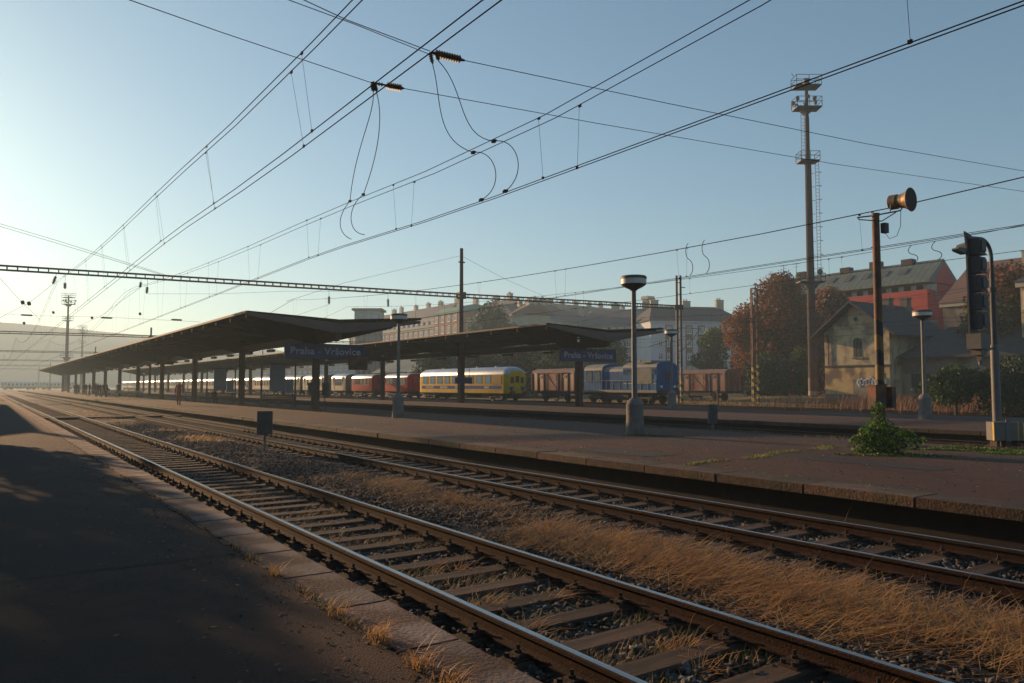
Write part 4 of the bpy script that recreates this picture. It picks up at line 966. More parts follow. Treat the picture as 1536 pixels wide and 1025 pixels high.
# broken white patches in the band, grilles, end details
for k, (a, e) in enumerate(((-.33,-.28),(-.02,.04),(.13,.22),(.30,.40))):
    MB().box(-1.436,-1.4285,a*Ly,e*Ly,1.45,1.73).build('band_patch', M['twhite'], tY)
MB().box(-1.45,-1.421,-Ly/2+1.0,-Ly/2+2.9,1.95,2.95).build('grille', M['gutter'], tY)
g = MB(); 
for k in range(7): g.box(-1.462,-1.451,-Ly/2+1.02,-Ly/2+2.88,2.0+k*.13,2.05+k*.13)
g.build('grille_slats', M['tyel'], tY)
MB().box(-1.1,-.75,-Ly/2+1.2,-Ly/2+2.4,3.60,3.72).build('roof_vent', M['steel_dk'], tY)
for k in range(4): MB().cyl((0,-Ly*.3+k*Ly*.2,3.93),(0,-Ly*.3+k*Ly*.2,4.08),.16,n=10).build('roof_vent', M['troof'], tY)
for s in (-1, 1):
    MB().cyl((s*.8,-Ly/2-.001,1.35),(s*.8,-Ly/2-.07,1.35),.15,n=12).build('headlamp', M['black'], tY)
    MB().box(s*.62-.28,s*.62+.28,-Ly/2-.02,-Ly/2-.001,2.05,2.75).build('end_window', M['glass'], tY)
MB().box(-1.05,1.05,-Ly/2-.028,-Ly/2-.021,1.45,1.68).build('end_band', M['tblue'], tY)
# maroon coaches ------------------------------------------------------------
def spanY(pxa, pxb, X): a, e = YX(pxa, X), YX(pxb, X); return (a+e)/2, a-e
RE = [(0,.98,.05),(.15,1,0)]
for (pa, pb, nw, lab) in ((577, 611, 6, 'maroon coach with a thin pale stripe directly behind the yellow carriage'), (527, 557.5, 5, 'maroon coach at the far end of the pair, beside the pale coaches')):
    yc, Lr = spanY(pa, pb, 48.1)
    t = coach('maroon_coach', lab, 49.5, yc, Lr, 1.38, 1.0, 2.95, 3.55, M['tred'], M['troof'], M['glass'], M['tred'], nw, 1.0, .95, 2.45, ends=RE, band=[(1.90,1.95,M['twhite'])], doors=False)
# pale old coaches, one after another into the haze
px_pairs = [(497, 518), (454, 487)]
labs = ['cream freight-like coach with dark doorways next to the maroon coach', 'cream old coach seen right behind the nearer name board column']
yend = None
for (pa, pb), lab in zip(px_pairs, labs):
    yc, Lr = spanY(pa, pb, 48.1)
    t = coach('pale_coach', lab, 49.5, yc, Lr, 1.40, 1.0, 2.95, 3.75, M['tcream'], M['troof'], M['glass'], M['tcream'], 4, .8, 1.1, 2.35, ends=RE, band=[(1.0,1.5,M['tgreen'])], endmat=M['tgreen'])
    yend = yc+Lr/2
protoC = coach('pale_coach', 'cream old coach with silver roof, first in the row left of the name board', 49.5, yend+8.7, 14.4, 1.40, 1.0, 2.95, 3.75, M['tcream'], M['troof'], M['glass'], M['tcream'], 7, .95, 1.1, 2.35, ends=RE, band=[(1.0,1.35,M['tgreen'])], endmat=M['tgreen'], grp='cream coaches of the long parked train')
ords = 'second third fourth fifth sixth seventh eighth ninth tenth eleventh twelfth thirteenth fourteenth'.split()
for i, w_ in enumerate(ords): dup(protoC, (49.5, yend+8.7+15.7*(i+1), 0), None, w_+' cream coach of the parked train, left of the name board')
# far train in the haze at the end of the line
fq = P(30, 575, 350); fdir = RT*.62+Vector((sn,cs,0))*.78
for i in range(2):
    dup(protoC, (fq.x+fdir.x*15.8*i, fq.y+fdir.y*15.8*i, 0), math.atan2(-fdir.x, fdir.y), ['nearer glinting carriage of the hazy train at the end of the line', 'farther glinting carriage of the hazy train at the end of the line'][i])['group'] = 'carriages of the hazy far train'
# boxcars -------------------------------------------------------------------
def boxcar(label, X, yc, L):
    t = thing('boxcar', label, 'boxcar', (X, yc, 0))
    hw = 1.36
    body_from(t, body_loft([(-L/2,1,0),(L/2,1,0)], hw, 1.15, 3.25, 3.72), [M['boxplanks'], M['boxroof'], M['ribs']], 0, 1, 2)
    for s in (-1, 1):
        for k, y in enumerate([-L/2+.06, -L/2+1.15, -L/2+2.3, -L/2+3.2, L/2-3.2, L/2-2.3, L/2-1.15, L/2-.06]):
            MB().box(*sorted((s*(hw+.001), s*(hw+.075))), y-.055, y+.055, 1.15, 3.25).build('rib', M['box'], t)
        MB().box(*sorted((s*(hw+.001), s*(hw+.06))), -1.05, 1.05, 1.2, 3.18).build('sliding_door', M['box'], t)
        d = MB(); x = s*(hw+.07)
        d.cyl((x,-1.0,1.25),(x,1.0,3.1),.04,n=6).box(*sorted((s*(hw+.061), s*(hw+.10))), -1.05,-.95,1.2,3.18).box(*sorted((s*(hw+.061), s*(hw+.10))), .95,1.05,1.2,3.18).box(*sorted((s*(hw+.061), s*(hw+.12))), -3.0,3.0,3.185,3.25)
        d.build('door_frame', M['box'], t)
        for y in (-L/2+1.75, L/2-1.75): MB().box(*sorted((s*(hw+.001), s*(hw+.03))), y-.32, y+.32, 2.65, 2.95).build('hatch', M['steel_dk'], t)
    e = MB()
    for x in (-.9,-.3,.3,.9): e.box(x-.05,x+.05,-L/2-.08,-L/2-.001,1.15,3.3)
    e.build('end_posts', M['box'], t)
    MB().box(-1.2,1.2,-L/2+.05,L/2-.05,.92,1.147).box(-1.25,-1.0,-1.6,1.6,.60,.915).build('underframe', M['under'], t)
    for y in (-L/2+1.9, L/2-1.9):
        obj('wheelset', WH[.50], t, (0, y, 0))
        MB().box(-1.14,-.98,y-.55,y+.55,.78,.915).box(-1.16,-.96,y-.16,y+.16,.35,.775).build('axle_spring', M['under'], t)
    buffers(t, L); return t
yc, Lb = spanY(798, 862, 52.84); boxcar('brown boxcar between the yellow carriage and the blue locomotive', 54.2, yc, Lb)
yc, Lb = spanY(1012, 1088, 69.64); boxcar('lone brown boxcar right of the locomotive, beside the autumn trees', 71, yc, Lb)
# blue locomotive -------------------------------------------------------------
ya, yb = YX(870, 52.75), YX(985, 52.75); Ll = ya-yb; yc = (ya+yb)/2
t = thing('diesel_locomotive', 'blue diesel shunting locomotive parked behind the second name board', 'locomotive', (54.2, yc, 0))
def yl_(px): return YX(px, 52.75)-yc
def hood(a, e, hw, z0, zs, zr, mats, nm): 
    return body_from(t, body_loft([(a,1,0),(e,1,0)], hw, z0, zs, zr), mats, 0, 1, 2, nm)
MB().box(-1.45,1.45,-Ll/2,Ll/2,1.15,1.34).box(-1.47,-1.451,-Ll/2,Ll/2,1.10,1.36,1).build('footplate', [M['under'], M['lroof']], t)
MB().box(-1.2,1.2,-Ll/2+.1,Ll/2-.1,.85,1.148).box(-1.3,1.3,-1.6,1.8,.35,.848).build('frame', M['under'], t)
hood(yl_(930)+.05, Ll/2-.1, 1.0, 1.342, 2.6, 3.0, [M['lblue'], M['lroof'], M['lblue']], 'short_hood')
hood(yl_(935)+.02, yl_(903)-.02, 1.25, 1.3425, 3.2, 3.75, [M['lblue'], M['lroof'], M['lblue']], 'middle_hood')
hood(yl_(903), yl_(876), 1.44, 1.343, 3.35, 4.05, [M['llight'], M['lroof'], M['lblue']], 'cab')
hood(yl_(985)+.05, yl_(934), 1.40, 1.344, 3.55, 4.1, [M['llight'], M['lroof'], M['lblue']], 'long_hood')
cw_ = side_window(.9, 1.25, M['lblue'], M['glass'], split=False)
for y in (yl_(896), yl_(884)): obj('cab_window', cw_, t, (-1.442, y, 2.75))
sw = side_window(.62, .5, M['lblue'], M['glass'], split=False)
for px in (938, 944, 950, 956): obj('window', sw, t, (-1.402, yl_(px), 3.15))
gr = MB().box(-.03,-.002,-1.05,1.05,-.75,.75)
for k in range(9): gr.box(-.05,-.031,-1.0,1.0,-.7+k*.155,-.64+k*.155)
obj('radiator_grille', gr.mesh('radiator_grille', M['lroof']), t, (-1.402, yl_(966), 2.7))
for px in (978.5,): obj('window', sw, t, (-1.402, yl_(px), 3.15))
MB().box(-1.408,-1.4015,yl_(984),yl_(935),1.95,2.05).build('stripe', M['tcream'], t)
for y in (Ll/2-2.6, -Ll/2+2.6): bogie(t, y, 2.4, .50)
b = MB()
for k in range(12): y = -Ll/2+.2+k*(Ll-.4)/11; b.cyl((-1.43,y,1.36),(-1.43,y,2.3),.02,n=5)
b.cyl((-1.43,-Ll/2+.2,2.3),(-1.43,Ll/2-.2,2.3),.022,n=5); b.build('handrail', M['tcream'], t)
MB().box(-.45,.45,-Ll/2+.0,-Ll/2+.08,1.4,3.3).box(-.3,.3,-Ll/2-.02,-Ll/2-.001,2.3,3.1,1).build('end_door', [M['lblue'], M['black']], t)
MB().box(-1.3,1.3,yl_(975),yl_(960),4.02,4.22).box(-.5,.5,yl_(950),yl_(944),4.0,4.3).build('roof_fan', M['lroof'], t)
for s in (-1, 1): MB().cyl((s*.9,-Ll/2-.02,1.7),(s*.9,-Ll/2-.12,1.7),.14,n=10).build('headlamp', M['white'], t)
buffers(t, Ll)

# ================================================================ BUILDINGS
WMC = {}
def win_mesh(w, h, bars=1, frame='white', depth=.10):
    key = (w, h, bars, frame)
    if key in WMC: return WMC[key]
    b = MB(); f = .09
    b.box(-w/2,w/2,-depth,0,h/2-f,h/2).box(-w/2,w/2,-depth,0,-h/2,-h/2+f).box(-w/2,-w/2+f,-depth,0,-h/2+f,h/2-f).box(w/2-f,w/2,-depth,0,-h/2+f,h/2-f)
    for k in range(bars): x = -w/2+(k+1)*w/(bars+1); b.box(x-.04,x+.04,-depth*.9,0,-h/2+f,h/2-f)
    b.box(-w/2+f,w/2-f,-depth*.8,0,h*.18,h*.18+.07)
    b.box(-w/2+f,w/2-f,-depth*.4,-.003,-h/2+f,h/2-f,1).box(-w/2-.08,w/2+.08,-depth-.12,-depth*.5-.06,-h/2-.12,-h/2-.003)
    WMC[key] = b.mesh('window', [M[frame], M['wglass']]); return WMC[key]
M['wglass'] = pm('window_pane', (.30,.36,.38), (.10,.13,.14), .22, .12, spec=.7)
def building(name, label, p0, p1, depth, z0, ze, zr, wall, roof, cols, rows, storey, ww=1.2, wh=1.5, hip=0.0, mans=None, frame='white', top=1.6, chims=0, cornice=True, groups=None, bars=1, cat='building', leftwin=0, dorm=0, dormroof='slate', skew=None):
    p0 = Vector((p0[0], p0[1], 0)); p1 = Vector((p1[0], p1[1], 0)); d = p1-p0; Lx = d.length; ang = math.atan2(d.y, d.x)
    t = thing(name, label, cat, (p0.x, p0.y, z0), ang)
    ze -= z0; zr -= z0
    MB().box(0, Lx, 0, depth, -6, ze).build('wall', M[wall], t)
    o = .45; h = hip*Lx
    if mans:
        m_in, zm_ = mans; zm_ -= z0
        vs = [(-o,-o,ze+.02),(Lx+o,-o,ze+.02),(Lx+o,depth+o,ze+.02),(-o,depth+o,ze+.02),(m_in,m_in,zm_),(Lx-m_in,m_in,zm_),(Lx-m_in,depth-m_in,zm_),(m_in,depth-m_in,zm_),(m_in+h,depth/2,zr),(Lx-m_in-h,depth/2,zr)]
        fs = [(0,1,5,4),(1,2,6,5),(2,3,7,6),(3,0,4,7),(4,5,9,8),(6,7,8,9),(5,6,9),(7,4,8),(3,2,1,0)]
    else:
        vs = [(-o,-o,ze+.02),(Lx+o,-o,ze+.02),(Lx+o,depth+o,ze+.02),(-o,depth+o,ze+.02),(-o+h,depth/2,zr),(Lx+o-h,depth/2,zr)]
        fs = [(0,1,5,4),(2,3,4,5),(1,2,5),(3,0,4),(3,2,1,0)]
    rf = MB().add(vs, fs).build('roof', M[roof], t)
    if cornice: MB().box(-.3, Lx+.3, -.32, -.003, ze-.45, ze+.0).build('cornice', M['cream'] if wall != 'whitewall' else M['whitewall'], t)
    wm = win_mesh(ww, wh, bars, frame)
    for r in range(rows):
        for c in range(cols):
            x = Lx*(c+.5)/cols
            if groups: x = groups[c]*Lx
            obj('window', wm, t, (x, -.003, ze-top-storey*r))
        for c in range(leftwin):
            w_ = obj('window', wm, t, (-.003, depth*(c+.5)/leftwin, ze-top-storey*r)); w_.rotation_euler = (0, 0, -PI/2)
    if dorm:
        dm = MB().box(-.9,.9,-.3,2.6,-.1,1.75).prism([(-1.1,1.752),(1.1,1.752),(1.0,1.95),(-1.0,1.95)], -.45, 3.0, 'y', 1).mesh('dormer', [M['whitewall'], M[dormroof]])
        dw = win_mesh(1.35, 1.3, 1, frame)
        for c in range(dorm):
            x = Lx*(c+.5)/dorm; o_ = obj('dormer', dm, t, (x, .45, ze+.15)); obj('window', dw, o_, (0, -.303, .85))
    cm = MB().box(-.9,.9,-.45,.45,-2.5,1.3).box(-1.0,1.0,-.55,.55,1.301,1.45).cyl((-.5,0,1.45),(-.5,0,1.9),.16,n=8).cyl((.1,0,1.45),(.1,0,1.9),.16,n=8).mesh('chimney', M['cream'])
    for c in range(chims):
        obj('chimney', cm, rf, (Lx*(c+.6)/chims+random.uniform(-1,1), depth/2+random.uniform(-.5,.8), zr+random.uniform(-.2,.3)), random.uniform(-.1,.1))
    return t
def XY(px, X): return (X, YX(px, X))
# brick apartments left of the mast
building('brick_apartment_building', 'orange brick apartment house with white dormers and slate roof, left of the round mast', (113, 272), (113, 202), 14, 2, 19.6, 27.4, 'brick', 'slate', 20, 4, 3.0, 2.0, 1.75, chims=8, dorm=20, bars=2, mans=(1.8, 22.9))
building('brick_corner_house', 'brick corner house with green copper roof behind the round mast', (110.5, 201.5), (110.5, 187), 14, 2, 23.0, 25.6, 'brick', 'coppergreen', 4, 5, 3.3, 1.5, 2.2, chims=2, mans=(1.8, 24.6))
building('dark_roof_house', 'apartment house with dark slate slope between the green roof and the big tree', (113, 186.5), (113, 170), 12, 2, 18.5, 25.6, 'greywall', 'slate', 5, 4, 3.2, 1.2, 1.7, chims=2)
# corner block further right
A0 = P(702, 500, 225); A1 = P(768, 500, 196)
building('hill_apartment_block', 'cream block with steep brown roof and a row of pale chimneys above the big tree', (A0.x, A0.y), (A1.x, A1.y), 11, 3, P(768, 471, 196).z, 23.0, 'cream', 'rooftile', 9, 3, 3.2, 1.1, 1.6, chims=7)
B1 = P(846, 500, 210); 
building('corner_apartment_block', 'cream corner block with broad grey hipped roof above the second canopy', (A1.x+.4, A1.y-.3), (B1.x, B1.y), 18, 3, P(768, 471, 196).z-.3, P(795, 455, 204).z, 'cream', 'slate', 6, 4, 3.2, 1.6, 1.7, hip=.30)
pp = [(846, 210), (870, 218), (896, 226), (925, 235), (962, 246)]
cols_ = ['cream', 'bluewall', 'pinkwall', 'bluewall']
ll = ['ochre-fronted terraced house with brown roof, leftmost of the row behind the canopy', 'pale blue terraced house in the row behind the second canopy', 'pink terraced house in the row behind the second canopy', 'grey-blue terraced house at the right end of the row']
for i in range(4):
    q0 = P(pp[i][0], 500, pp[i][1]); q1 = P(pp[i+1][0], 500, pp[i+1][1]); q0.z = 0; q1.z = 0; u = (q1-q0).normalized()*.02
    eave = P(846, 483, 210).z - i*.35
    building('terraced_house', ll[i], (q0.x+u.x, q0.y+u.y), (q1.x-u.x, q1.y-u.y), 16, 3, eave, eave+5.6-.5*i, cols_[i], 'rooftile', 3, 4, 3.1, 1.1, 1.6, chims=2)
# dark-roofed row behind, to the skyline
q0 = P(815, 500, 262); q1 = P(985, 500, 300)
building('skyline_block', 'brown-roofed block closing the skyline behind the terraced row', (q0.x, q0.y), (q1.x, q1.y), 16, 3, P(815, 470, 262).z, P(840, 452, 270).z, 'greywall', 'rooftile', 9, 2, 3.2, chims=9)
# grey block in shade under / right of the canopy end
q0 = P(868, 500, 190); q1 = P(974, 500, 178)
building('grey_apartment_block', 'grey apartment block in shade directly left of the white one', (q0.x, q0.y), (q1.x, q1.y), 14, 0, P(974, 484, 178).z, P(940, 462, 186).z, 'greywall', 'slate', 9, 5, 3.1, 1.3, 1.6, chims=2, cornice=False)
# white block
q0 = P(976, 500, 168); q1 = P(1118, 500, 172)
tw_ = building('white_apartment_block', 'white apartment block with brown window strips and a dark hipped roof', (q0.x, q0.y), (q1.x, q1.y), 15, 0, P(976, 481, 168).z, P(1040, 459, 176).z, 'whitewall', 'darkroof', 9, 0, 3.1, hip=.16, chims=3, cornice=True)
Lw = (Vector((q1.x, q1.y))-Vector((q0.x, q0.y))).length; zt = P(976, 481, 168).z
wA = win_mesh(1.05, 1.5, 1, 'white'); 
for fx in (.19, .40, .53, .76, .88):
    pn = MB().box(-.85,.85,-.06,-.002,-14,0).build('window_strip', M['brownpan'], tw_, (fx*Lw, 0, zt-.9), fix=True)
    for r in range(5): obj('window', wA, pn, (0, -.062, -1.1-2.9*r))
for r in range(5):
    for fx in (.10, .30, .65): obj('window', wA, tw_, (fx*Lw, -.003, zt-2.0-2.9*r))
# brick stack tower on the skyline
c = P(972, 470, 260)
t = thing('chimney_tower', 'slim banded brick chimney tower on the skyline between two lamps', 'chimney', (c.x, c.y, 8))
MB().box(-1.3,1.3,-1.3,1.3,0,22.8).build('shaft', M['brick'], t); MB().box(-1.6,1.6,-1.6,1.6,22.81,24).box(-1.3,1.3,-1.3,1.3,24.01,P(972,447,260).z-8).build('crown', M['cream'], t)
# modern red building with metal roof
X5 = 110; y5a = YX(1398, X5); y5b = YX(1150, X5)
zE = XP(1398, 419, X5).z; zR = XP(1416, 388, X5+3.7).z
t = thing('red_office_building', 'large red building with a green-grey metal roof behind the old house', 'building', (X5, y5a, 0))
Lr5 = y5b-y5a
MB().box(1.2, 7.4, 0, Lr5, 0, zE).build('wall', M['redwall'], t)
MB().prism([(-.6,zE),(3.7,zR),(8,zE),(8,zE-.35),(-.6,zE-.35)], -.35, Lr5+.3, 'y').build('roof', M['metalroof_y'] if 'metalroof_y' in M else M['metalroof'], t)
MB().prism([(1.0,zE-.36),(7.4,zE-.36),(3.7,zR-.4)], -.36, -.35, 'y').build('gable', M['redwall'], t)
MB().box(-.9, -.5, -.2, Lr5, zE-4.8, zE-1.45).box(-.5,1.19,-.2,0,zE-4.8,zE-1.45).build('parapet', M['redwall'], t)
MB().box(-.5,1.19,0,Lr5,zE-5.1,zE-4.7).build('balcony_slab', M['concrete'], t)
nwn = 15
for k in range(nwn):
    y = (k+.5)*Lr5/nwn
    MB().box(1.10,1.197,y-1.45,y+1.45,zE-2.9,zE-.5).box(1.06,1.099,y-.03,y+.03,zE-2.9,zE-.5,1).box(1.06,1.099,y-1.5,y-1.44,zE-2.9,zE-.5,1).build('window', [M['wglass'], M['cream']], t)
for k in range(nwn):
    y = (k+.5)*Lr5/nwn
    MB().box(1.10,1.197,y-1.35,y+1.35,zE-8.0,zE-5.6).box(1.06,1.099,y-.03,y+.03,zE-8,zE-5.6,1).build('window', [M['wglass'], M['cream']], t)
sl = (zR-zE)/4.3
for k in range(9):
    y = 3+(k+.3)*Lr5/9.5
    MB().add([(1.0,y,zE+sl*1.6+.05),(2.2,y,zE+sl*2.8+.05),(2.2,y+1.1,zE+sl*2.8+.05),(1.0,y+1.1,zE+sl*1.6+.05),(1.0,y,zE+sl*1.6+.2),(2.2,y,zE+sl*2.8+.2),(2.2,y+1.1,zE+sl*2.8+.2),(1.0,y+1.1,zE+sl*1.6+.2)], [(0,3,2,1),(4,5,6,7),(0,1,5,4),(1,2,6,5),(2,3,7,6),(3,0,4,7)]).build('skylight', M['slate'], t)
for k, y in enumerate((4, 9, 14, 22, 27)):
    MB().box(3.1,4.4,y,y+1.6,zR-.6,zR+.55+.3*(k%2)).build('roof_box', M['concrete_d'], t)
for y in (24, 26.5):
  b = MB(); b.cyl((3.7,y,zR),(3.7,y,zR+2.6),.04,n=4).cyl((3.7,y-.8,zR+2.4),(3.7,y+.8,zR+2.4),.03,n=4).cyl((3.7,y-.5,zR+1.9),(3.7,y+.5,zR+1.9),.03,n=4)
  b.build('antenna', M['steel_dk'], t)
# tile-roofed houses at right behind
q0 = (103, YX(1418, 103)); q1 = (103, YX(1474, 103))
building('terrace_roof_house', 'stepped brown-roofed house right of the red building, behind the signal', (q0[0], q0[1]), (q1[0], q1[1]-4), 18, 0, XP(1430, 455, 103).z, XP(1430, 399, 112).z, 'darkplaster', 'rooftile', 4, 0, 3.2)
building('tiled_house', 'red-tiled long house at the right edge behind the yellowing trees', (99, YX(1476, 99)), (99, YX(1600, 99)), 18, 0, XP(1500, 440, 99).z, XP(1536, 394, 108).z, 'cream', 'redtile', 8, 3, 3.2, chims=3)
o = building('cream_side_house', 'cream house with jutting eaves cut by the right edge of the picture', (78, YX(1536, 78)), (78, YX(1640, 78)), 9, 0, XP(1530, 424, 78).z, XP(1560, 405, 83).z, 'ochre2', 'darkroof', 3, 2, 3.4)

# ---------------------------------------------------------------- old gabled house
XH = 74.0; yA = YX(1238, XH); yB = YX(1336, XH); zb = .35
Wd = yA-yB; zE = XP(1285, 497, XH).z; zR = XP(1281, 453, XH).z
t = thing('old_station_house', 'old two-storey ochre gabled house with peeling plaster and graffiti', 'house', (XH, yB, zb))
ze, zr = zE-zb, zR-zb-.3
MB().prism([(0,-.8),(Wd,-.8),(Wd,ze),(Wd/2,zr),(0,ze)], 0, 10.5, 'x', 0, [0,0,0,0,0]).build('wall', [M['ochre2']], t)
MB().box(-.05,-.001,.02,Wd-.02,-.5,3.35).build('lower_plaster', M['ochre'], t)
MB().box(-.14,-.051,-.1,Wd+.1,3.36,3.55).build('string_course', M['concrete_d'], t)
MB().box(-.10,-.0505,.02,Wd-.02,-.5,.55).build('plinth', M['darkplaster'], t)
pit = (zr-ze)/(Wd/2); ov = 1.1
rf = MB().add([(-1.1,-ov,ze-ov*pit+.12),(-1.1,Wd/2,zr+.12),(-1.1,Wd+ov,ze-ov*pit+.12),(10.9,-ov,ze-ov*pit+.12),(10.9,Wd/2,zr+.12),(10.9,Wd+ov,ze-ov*pit+.12),
  (-1.1,-ov,ze-ov*pit+.34),(-1.1,Wd/2,zr+.36),(-1.1,Wd+ov,ze-ov*pit+.34),(10.9,-ov,ze-ov*pit+.34),(10.9,Wd/2,zr+.36),(10.9,Wd+ov,ze-ov*pit+.34)],
  [(0,1,4,3),(1,2,5,4),(6,9,10,7),(7,10,11,8),(0,3,9,6),(2,8,11,5),(0,6,7,1),(1,7,8,2),(3,4,10,9),(4,5,11,10)]).build('roof', M['darkroof'], t)
for k, (x, y, hh) in enumerate(((5.2, Wd*.42, .8), (9.2, Wd*.45, 1.1))):
    MB().box(x-.45,x+.45,y-.4,y+.4,zr-1.2,zr+hh).box(x-.52,x+.52,y-.47,y+.47,zr+hh,zr+hh+.15).build('chimney', M['darkplaster'], rf)
aw = MB().prism([(-.48,-.95),(.48,-.95),(.48,.75),(.3,.93),(0,1.0),(-.3,.93),(-.48,.75)], -.03, -.002, 'x').mesh('window', M['black'])
def arch(zc, y, nm='window', s=1.0):
    w_ = obj(nm, aw, t, (0, y, zc)); w_.scale = (1, s, s)
    MB().prism([(-.62,-1.15),(.62,-1.15),(.62,-1.0),(-.62,-1.0)], -.12, -.031, 'x').build('sill', M['concrete'], w_)
    b = MB()
    for yy in (-.2, .2): b.box(-.05,-.031,yy-.025,yy+.025,-.95,.85)
    for zz in (-.4, .15, .55): b.box(-.049,-.0315,-.48,.48,zz,zz+.04)
    b.build('bars', M['wood'], w_)
arch(5.35, Wd*.47)
MB().cyl((-.03,Wd*.49,zr-1.5),(-.002,Wd*.49,zr-1.5),.22,n=16).build('round_vent', M['black'], t)
MB().cyl((-.12,Wd-.5,3.6),(-.12,Wd-.5,ze-.2),.06,n=8).build('downpipe', M['steel_dk'], t)
MB().box(-.065,-.0506,Wd*.33,Wd*.55,.2,2.1).build('bricked_doorway', M['darkplaster'], t)
MB().box(-.062,-.0507,Wd*.06,Wd*.17,.0,2.7).build('boarded_door', M['wood'], t)
# graffiti scribble
b = MB(); rr = random.Random(4)
for k in range(9):
    y = Wd*.46-k*.33; z = 1.75+rr.uniform(-.1,.15); pts = []
    for j in range(9):
        a = j/8*PI*(1.2+rr.random()*.8)+rr.random(); pts.append((-.075, y+.27*math.cos(a)*(.6+rr.random()*.5), z+.42*math.sin(a)*(.6+rr.random()*.5)))
    b.tube(pts, .075, 4)
b.build('graffiti', M['white'], t)
# lean-to shed
XS = 76.0; ys0, ys1 = YX(1585, XS), yB-.05
t = thing('old_shed', 'long sooty low shed with dark shingle roof attached right of the old house', 'shed', (XS, ys0, zb))
LS = ys1-ys0; zs = XP(1400, 532, XS).z-zb; zrr = XP(1420, 494, XS+5).z-zb
MB().box(0,10,0,LS,-.8,zs).build('wall', M['darkplaster'], t)
MB().add([(-.9,-.5,zs-.35),(-.9,LS-.02,zs-.35),(5,-.5,zrr),(5,LS-.02-2.4,zrr),(10.6,-.5,zs),(10.6,LS-.02,zs),(-.9,-.5,zs-.15),(-.9,LS-.02,zs-.15),(5,-.5,zrr+.2),(5,LS-.02-2.4,zrr+.2),(10.6,-.5,zs+.2),(10.6,LS-.02,zs+.2)],
  [(6,7,9,8),(8,9,11,10),(0,2,3,1),(2,4,5,3),(0,1,7,6),(1,3,9,7),(3,5,11,9),(0,6,8,2),(2,8,10,4)]).build('roof', M['darkroof'], t)
for y in (3, 7.5, 12, LS-2.5): MB().box(-.04,-.002,y-.5,y+.5,1.3,2.6).build('window', M['glass'], t)
# control tower
cp = P(553, 560, 190); zt = P(553, 464, 190).z
t = thing('control_tower', 'grey concrete signal tower with glazed cabin rising behind the nearer canopy', 'control tower', (cp.x, cp.y, 0), -YAW)
MB().box(-2.9,2.9,-2.6,2.6,0,zt-4.2).build('shaft', M['concrete'], t)
for x in (-2.0,-.7,.7,2.0): MB().box(x-.35,x+.35,-2.66,-2.605,2,zt-6).build('window_strip', M['glass'], t)
MB().box(-3.3,3.3,-3.0,3.0,zt-4.2,zt-3.2).build('balcony', M['concrete'], t)
MB().box(-3.0,3.0,-2.7,2.7,zt-3.199,zt-.5).build('glazing', M['tglass'] if False else M['wglass'], t)
b = MB()
for x in (-3.02,-1,1,3.02):
    for y in (-2.73, 2.73): b.box(x-.09,x+.09,y-.06,y+.06,zt-3.19,zt-.5)
b.build('mullions', M['coppergreen'], t)
MB().box(-3.7,3.7,-3.4,3.4,zt-.49,zt).build('roof', M['concrete'], t)
# low sheds behind the maroon coaches
q0 = P(560, 600, 150); q1 = P(640, 600, 128)
building('low_depot_shed', 'low grey-roofed depot shed just behind the maroon coaches', (q0.x, q0.y), (q1.x, q1.y), 9, -.2, 4.2, 6.9, 'greywall', 'metalroof', 5, 1, 3, 1.4, 1.2, cornice=False)
for k, (pa, da, pb, db, zt_, m_) in enumerate(((395, 290, 470, 262, 17, 'greywall'), (300, 420, 380, 380, 19, 'cream'), (475, 262, 560, 240, 15, 'bluewall'))):
    q0 = P(pa, 560, da); q1 = P(pb, 560, db)
    building('far_apartment_row', ['hazy grey apartment row seen between the two canopies', 'very faint cream apartment row at the left between the canopies', 'hazy bluish apartment row behind the pale coaches'][k], (q0.x, q0.y), (q1.x, q1.y), 14, 0, zt_*.62, zt_*.62+4, m_, 'slate', 10, 3, 2.9, 1.3, 1.5, cornice=False)

# ================================================================ TREES
def leaves(cent, N, size, seed, squash=.8):
    """leaf clusters spread through ellipsoid blobs: returns V, Q"""
    r = np.random.default_rng(seed); tot = sum(c[3]**2 for c in cent); Vs = []
    for (x, y, z, R) in cent:
        n = int(N*R*R/tot); d = r.normal(size=(n,3)); d /= np.linalg.norm(d, axis=1)[:,None]
        rad = R*(.45+.6*r.uniform(0,1,n)**.45)*(1+.12*np.sin(d[:,0]*7+seed)*np.cos(d[:,2]*6))
        # clumping
        p = d*rad[:,None]; p[:,2] *= squash; p += r.normal(0, size*.5, p.shape)
        Vs.append(p+np.array([x,y,z]))
    Pt = np.concatenate(Vs); n = len(Pt)
    a = r.normal(size=(n,3)); a /= np.linalg.norm(a,axis=1)[:,None]; b_ = np.cross(a, r.normal(size=(n,3))); b_ /= np.linalg.norm(b_,axis=1)[:,None]
    s = size*r.uniform(.5,1.3,n)[:,None]; c_ = np.cross(a,b_)
    V = np.stack([Pt-a*s, Pt-b_*s*.55+c_*s*.15, Pt+a*s, Pt+b_*s*.55+c_*s*.15], 1).reshape(-1,3)
    return V, np.arange(4*n).reshape(-1,4)
def clusters(H, R, n, seed, low=.3, ratio=.42):
    r = random.Random(seed); out = []
    for k in range(n):
        zf = low+(1-low)*(k+.5)/n; w = R*(math.sin(PI*min(1,(zf-low)/(1-low)*.82+.16))**.7); a = k*2.4+r.random()
        rr = w*.62*r.random()**.5; out.append((rr*math.cos(a), rr*math.sin(a), zf*H*.93, R*ratio*(.75+.5*r.random())))
    return out
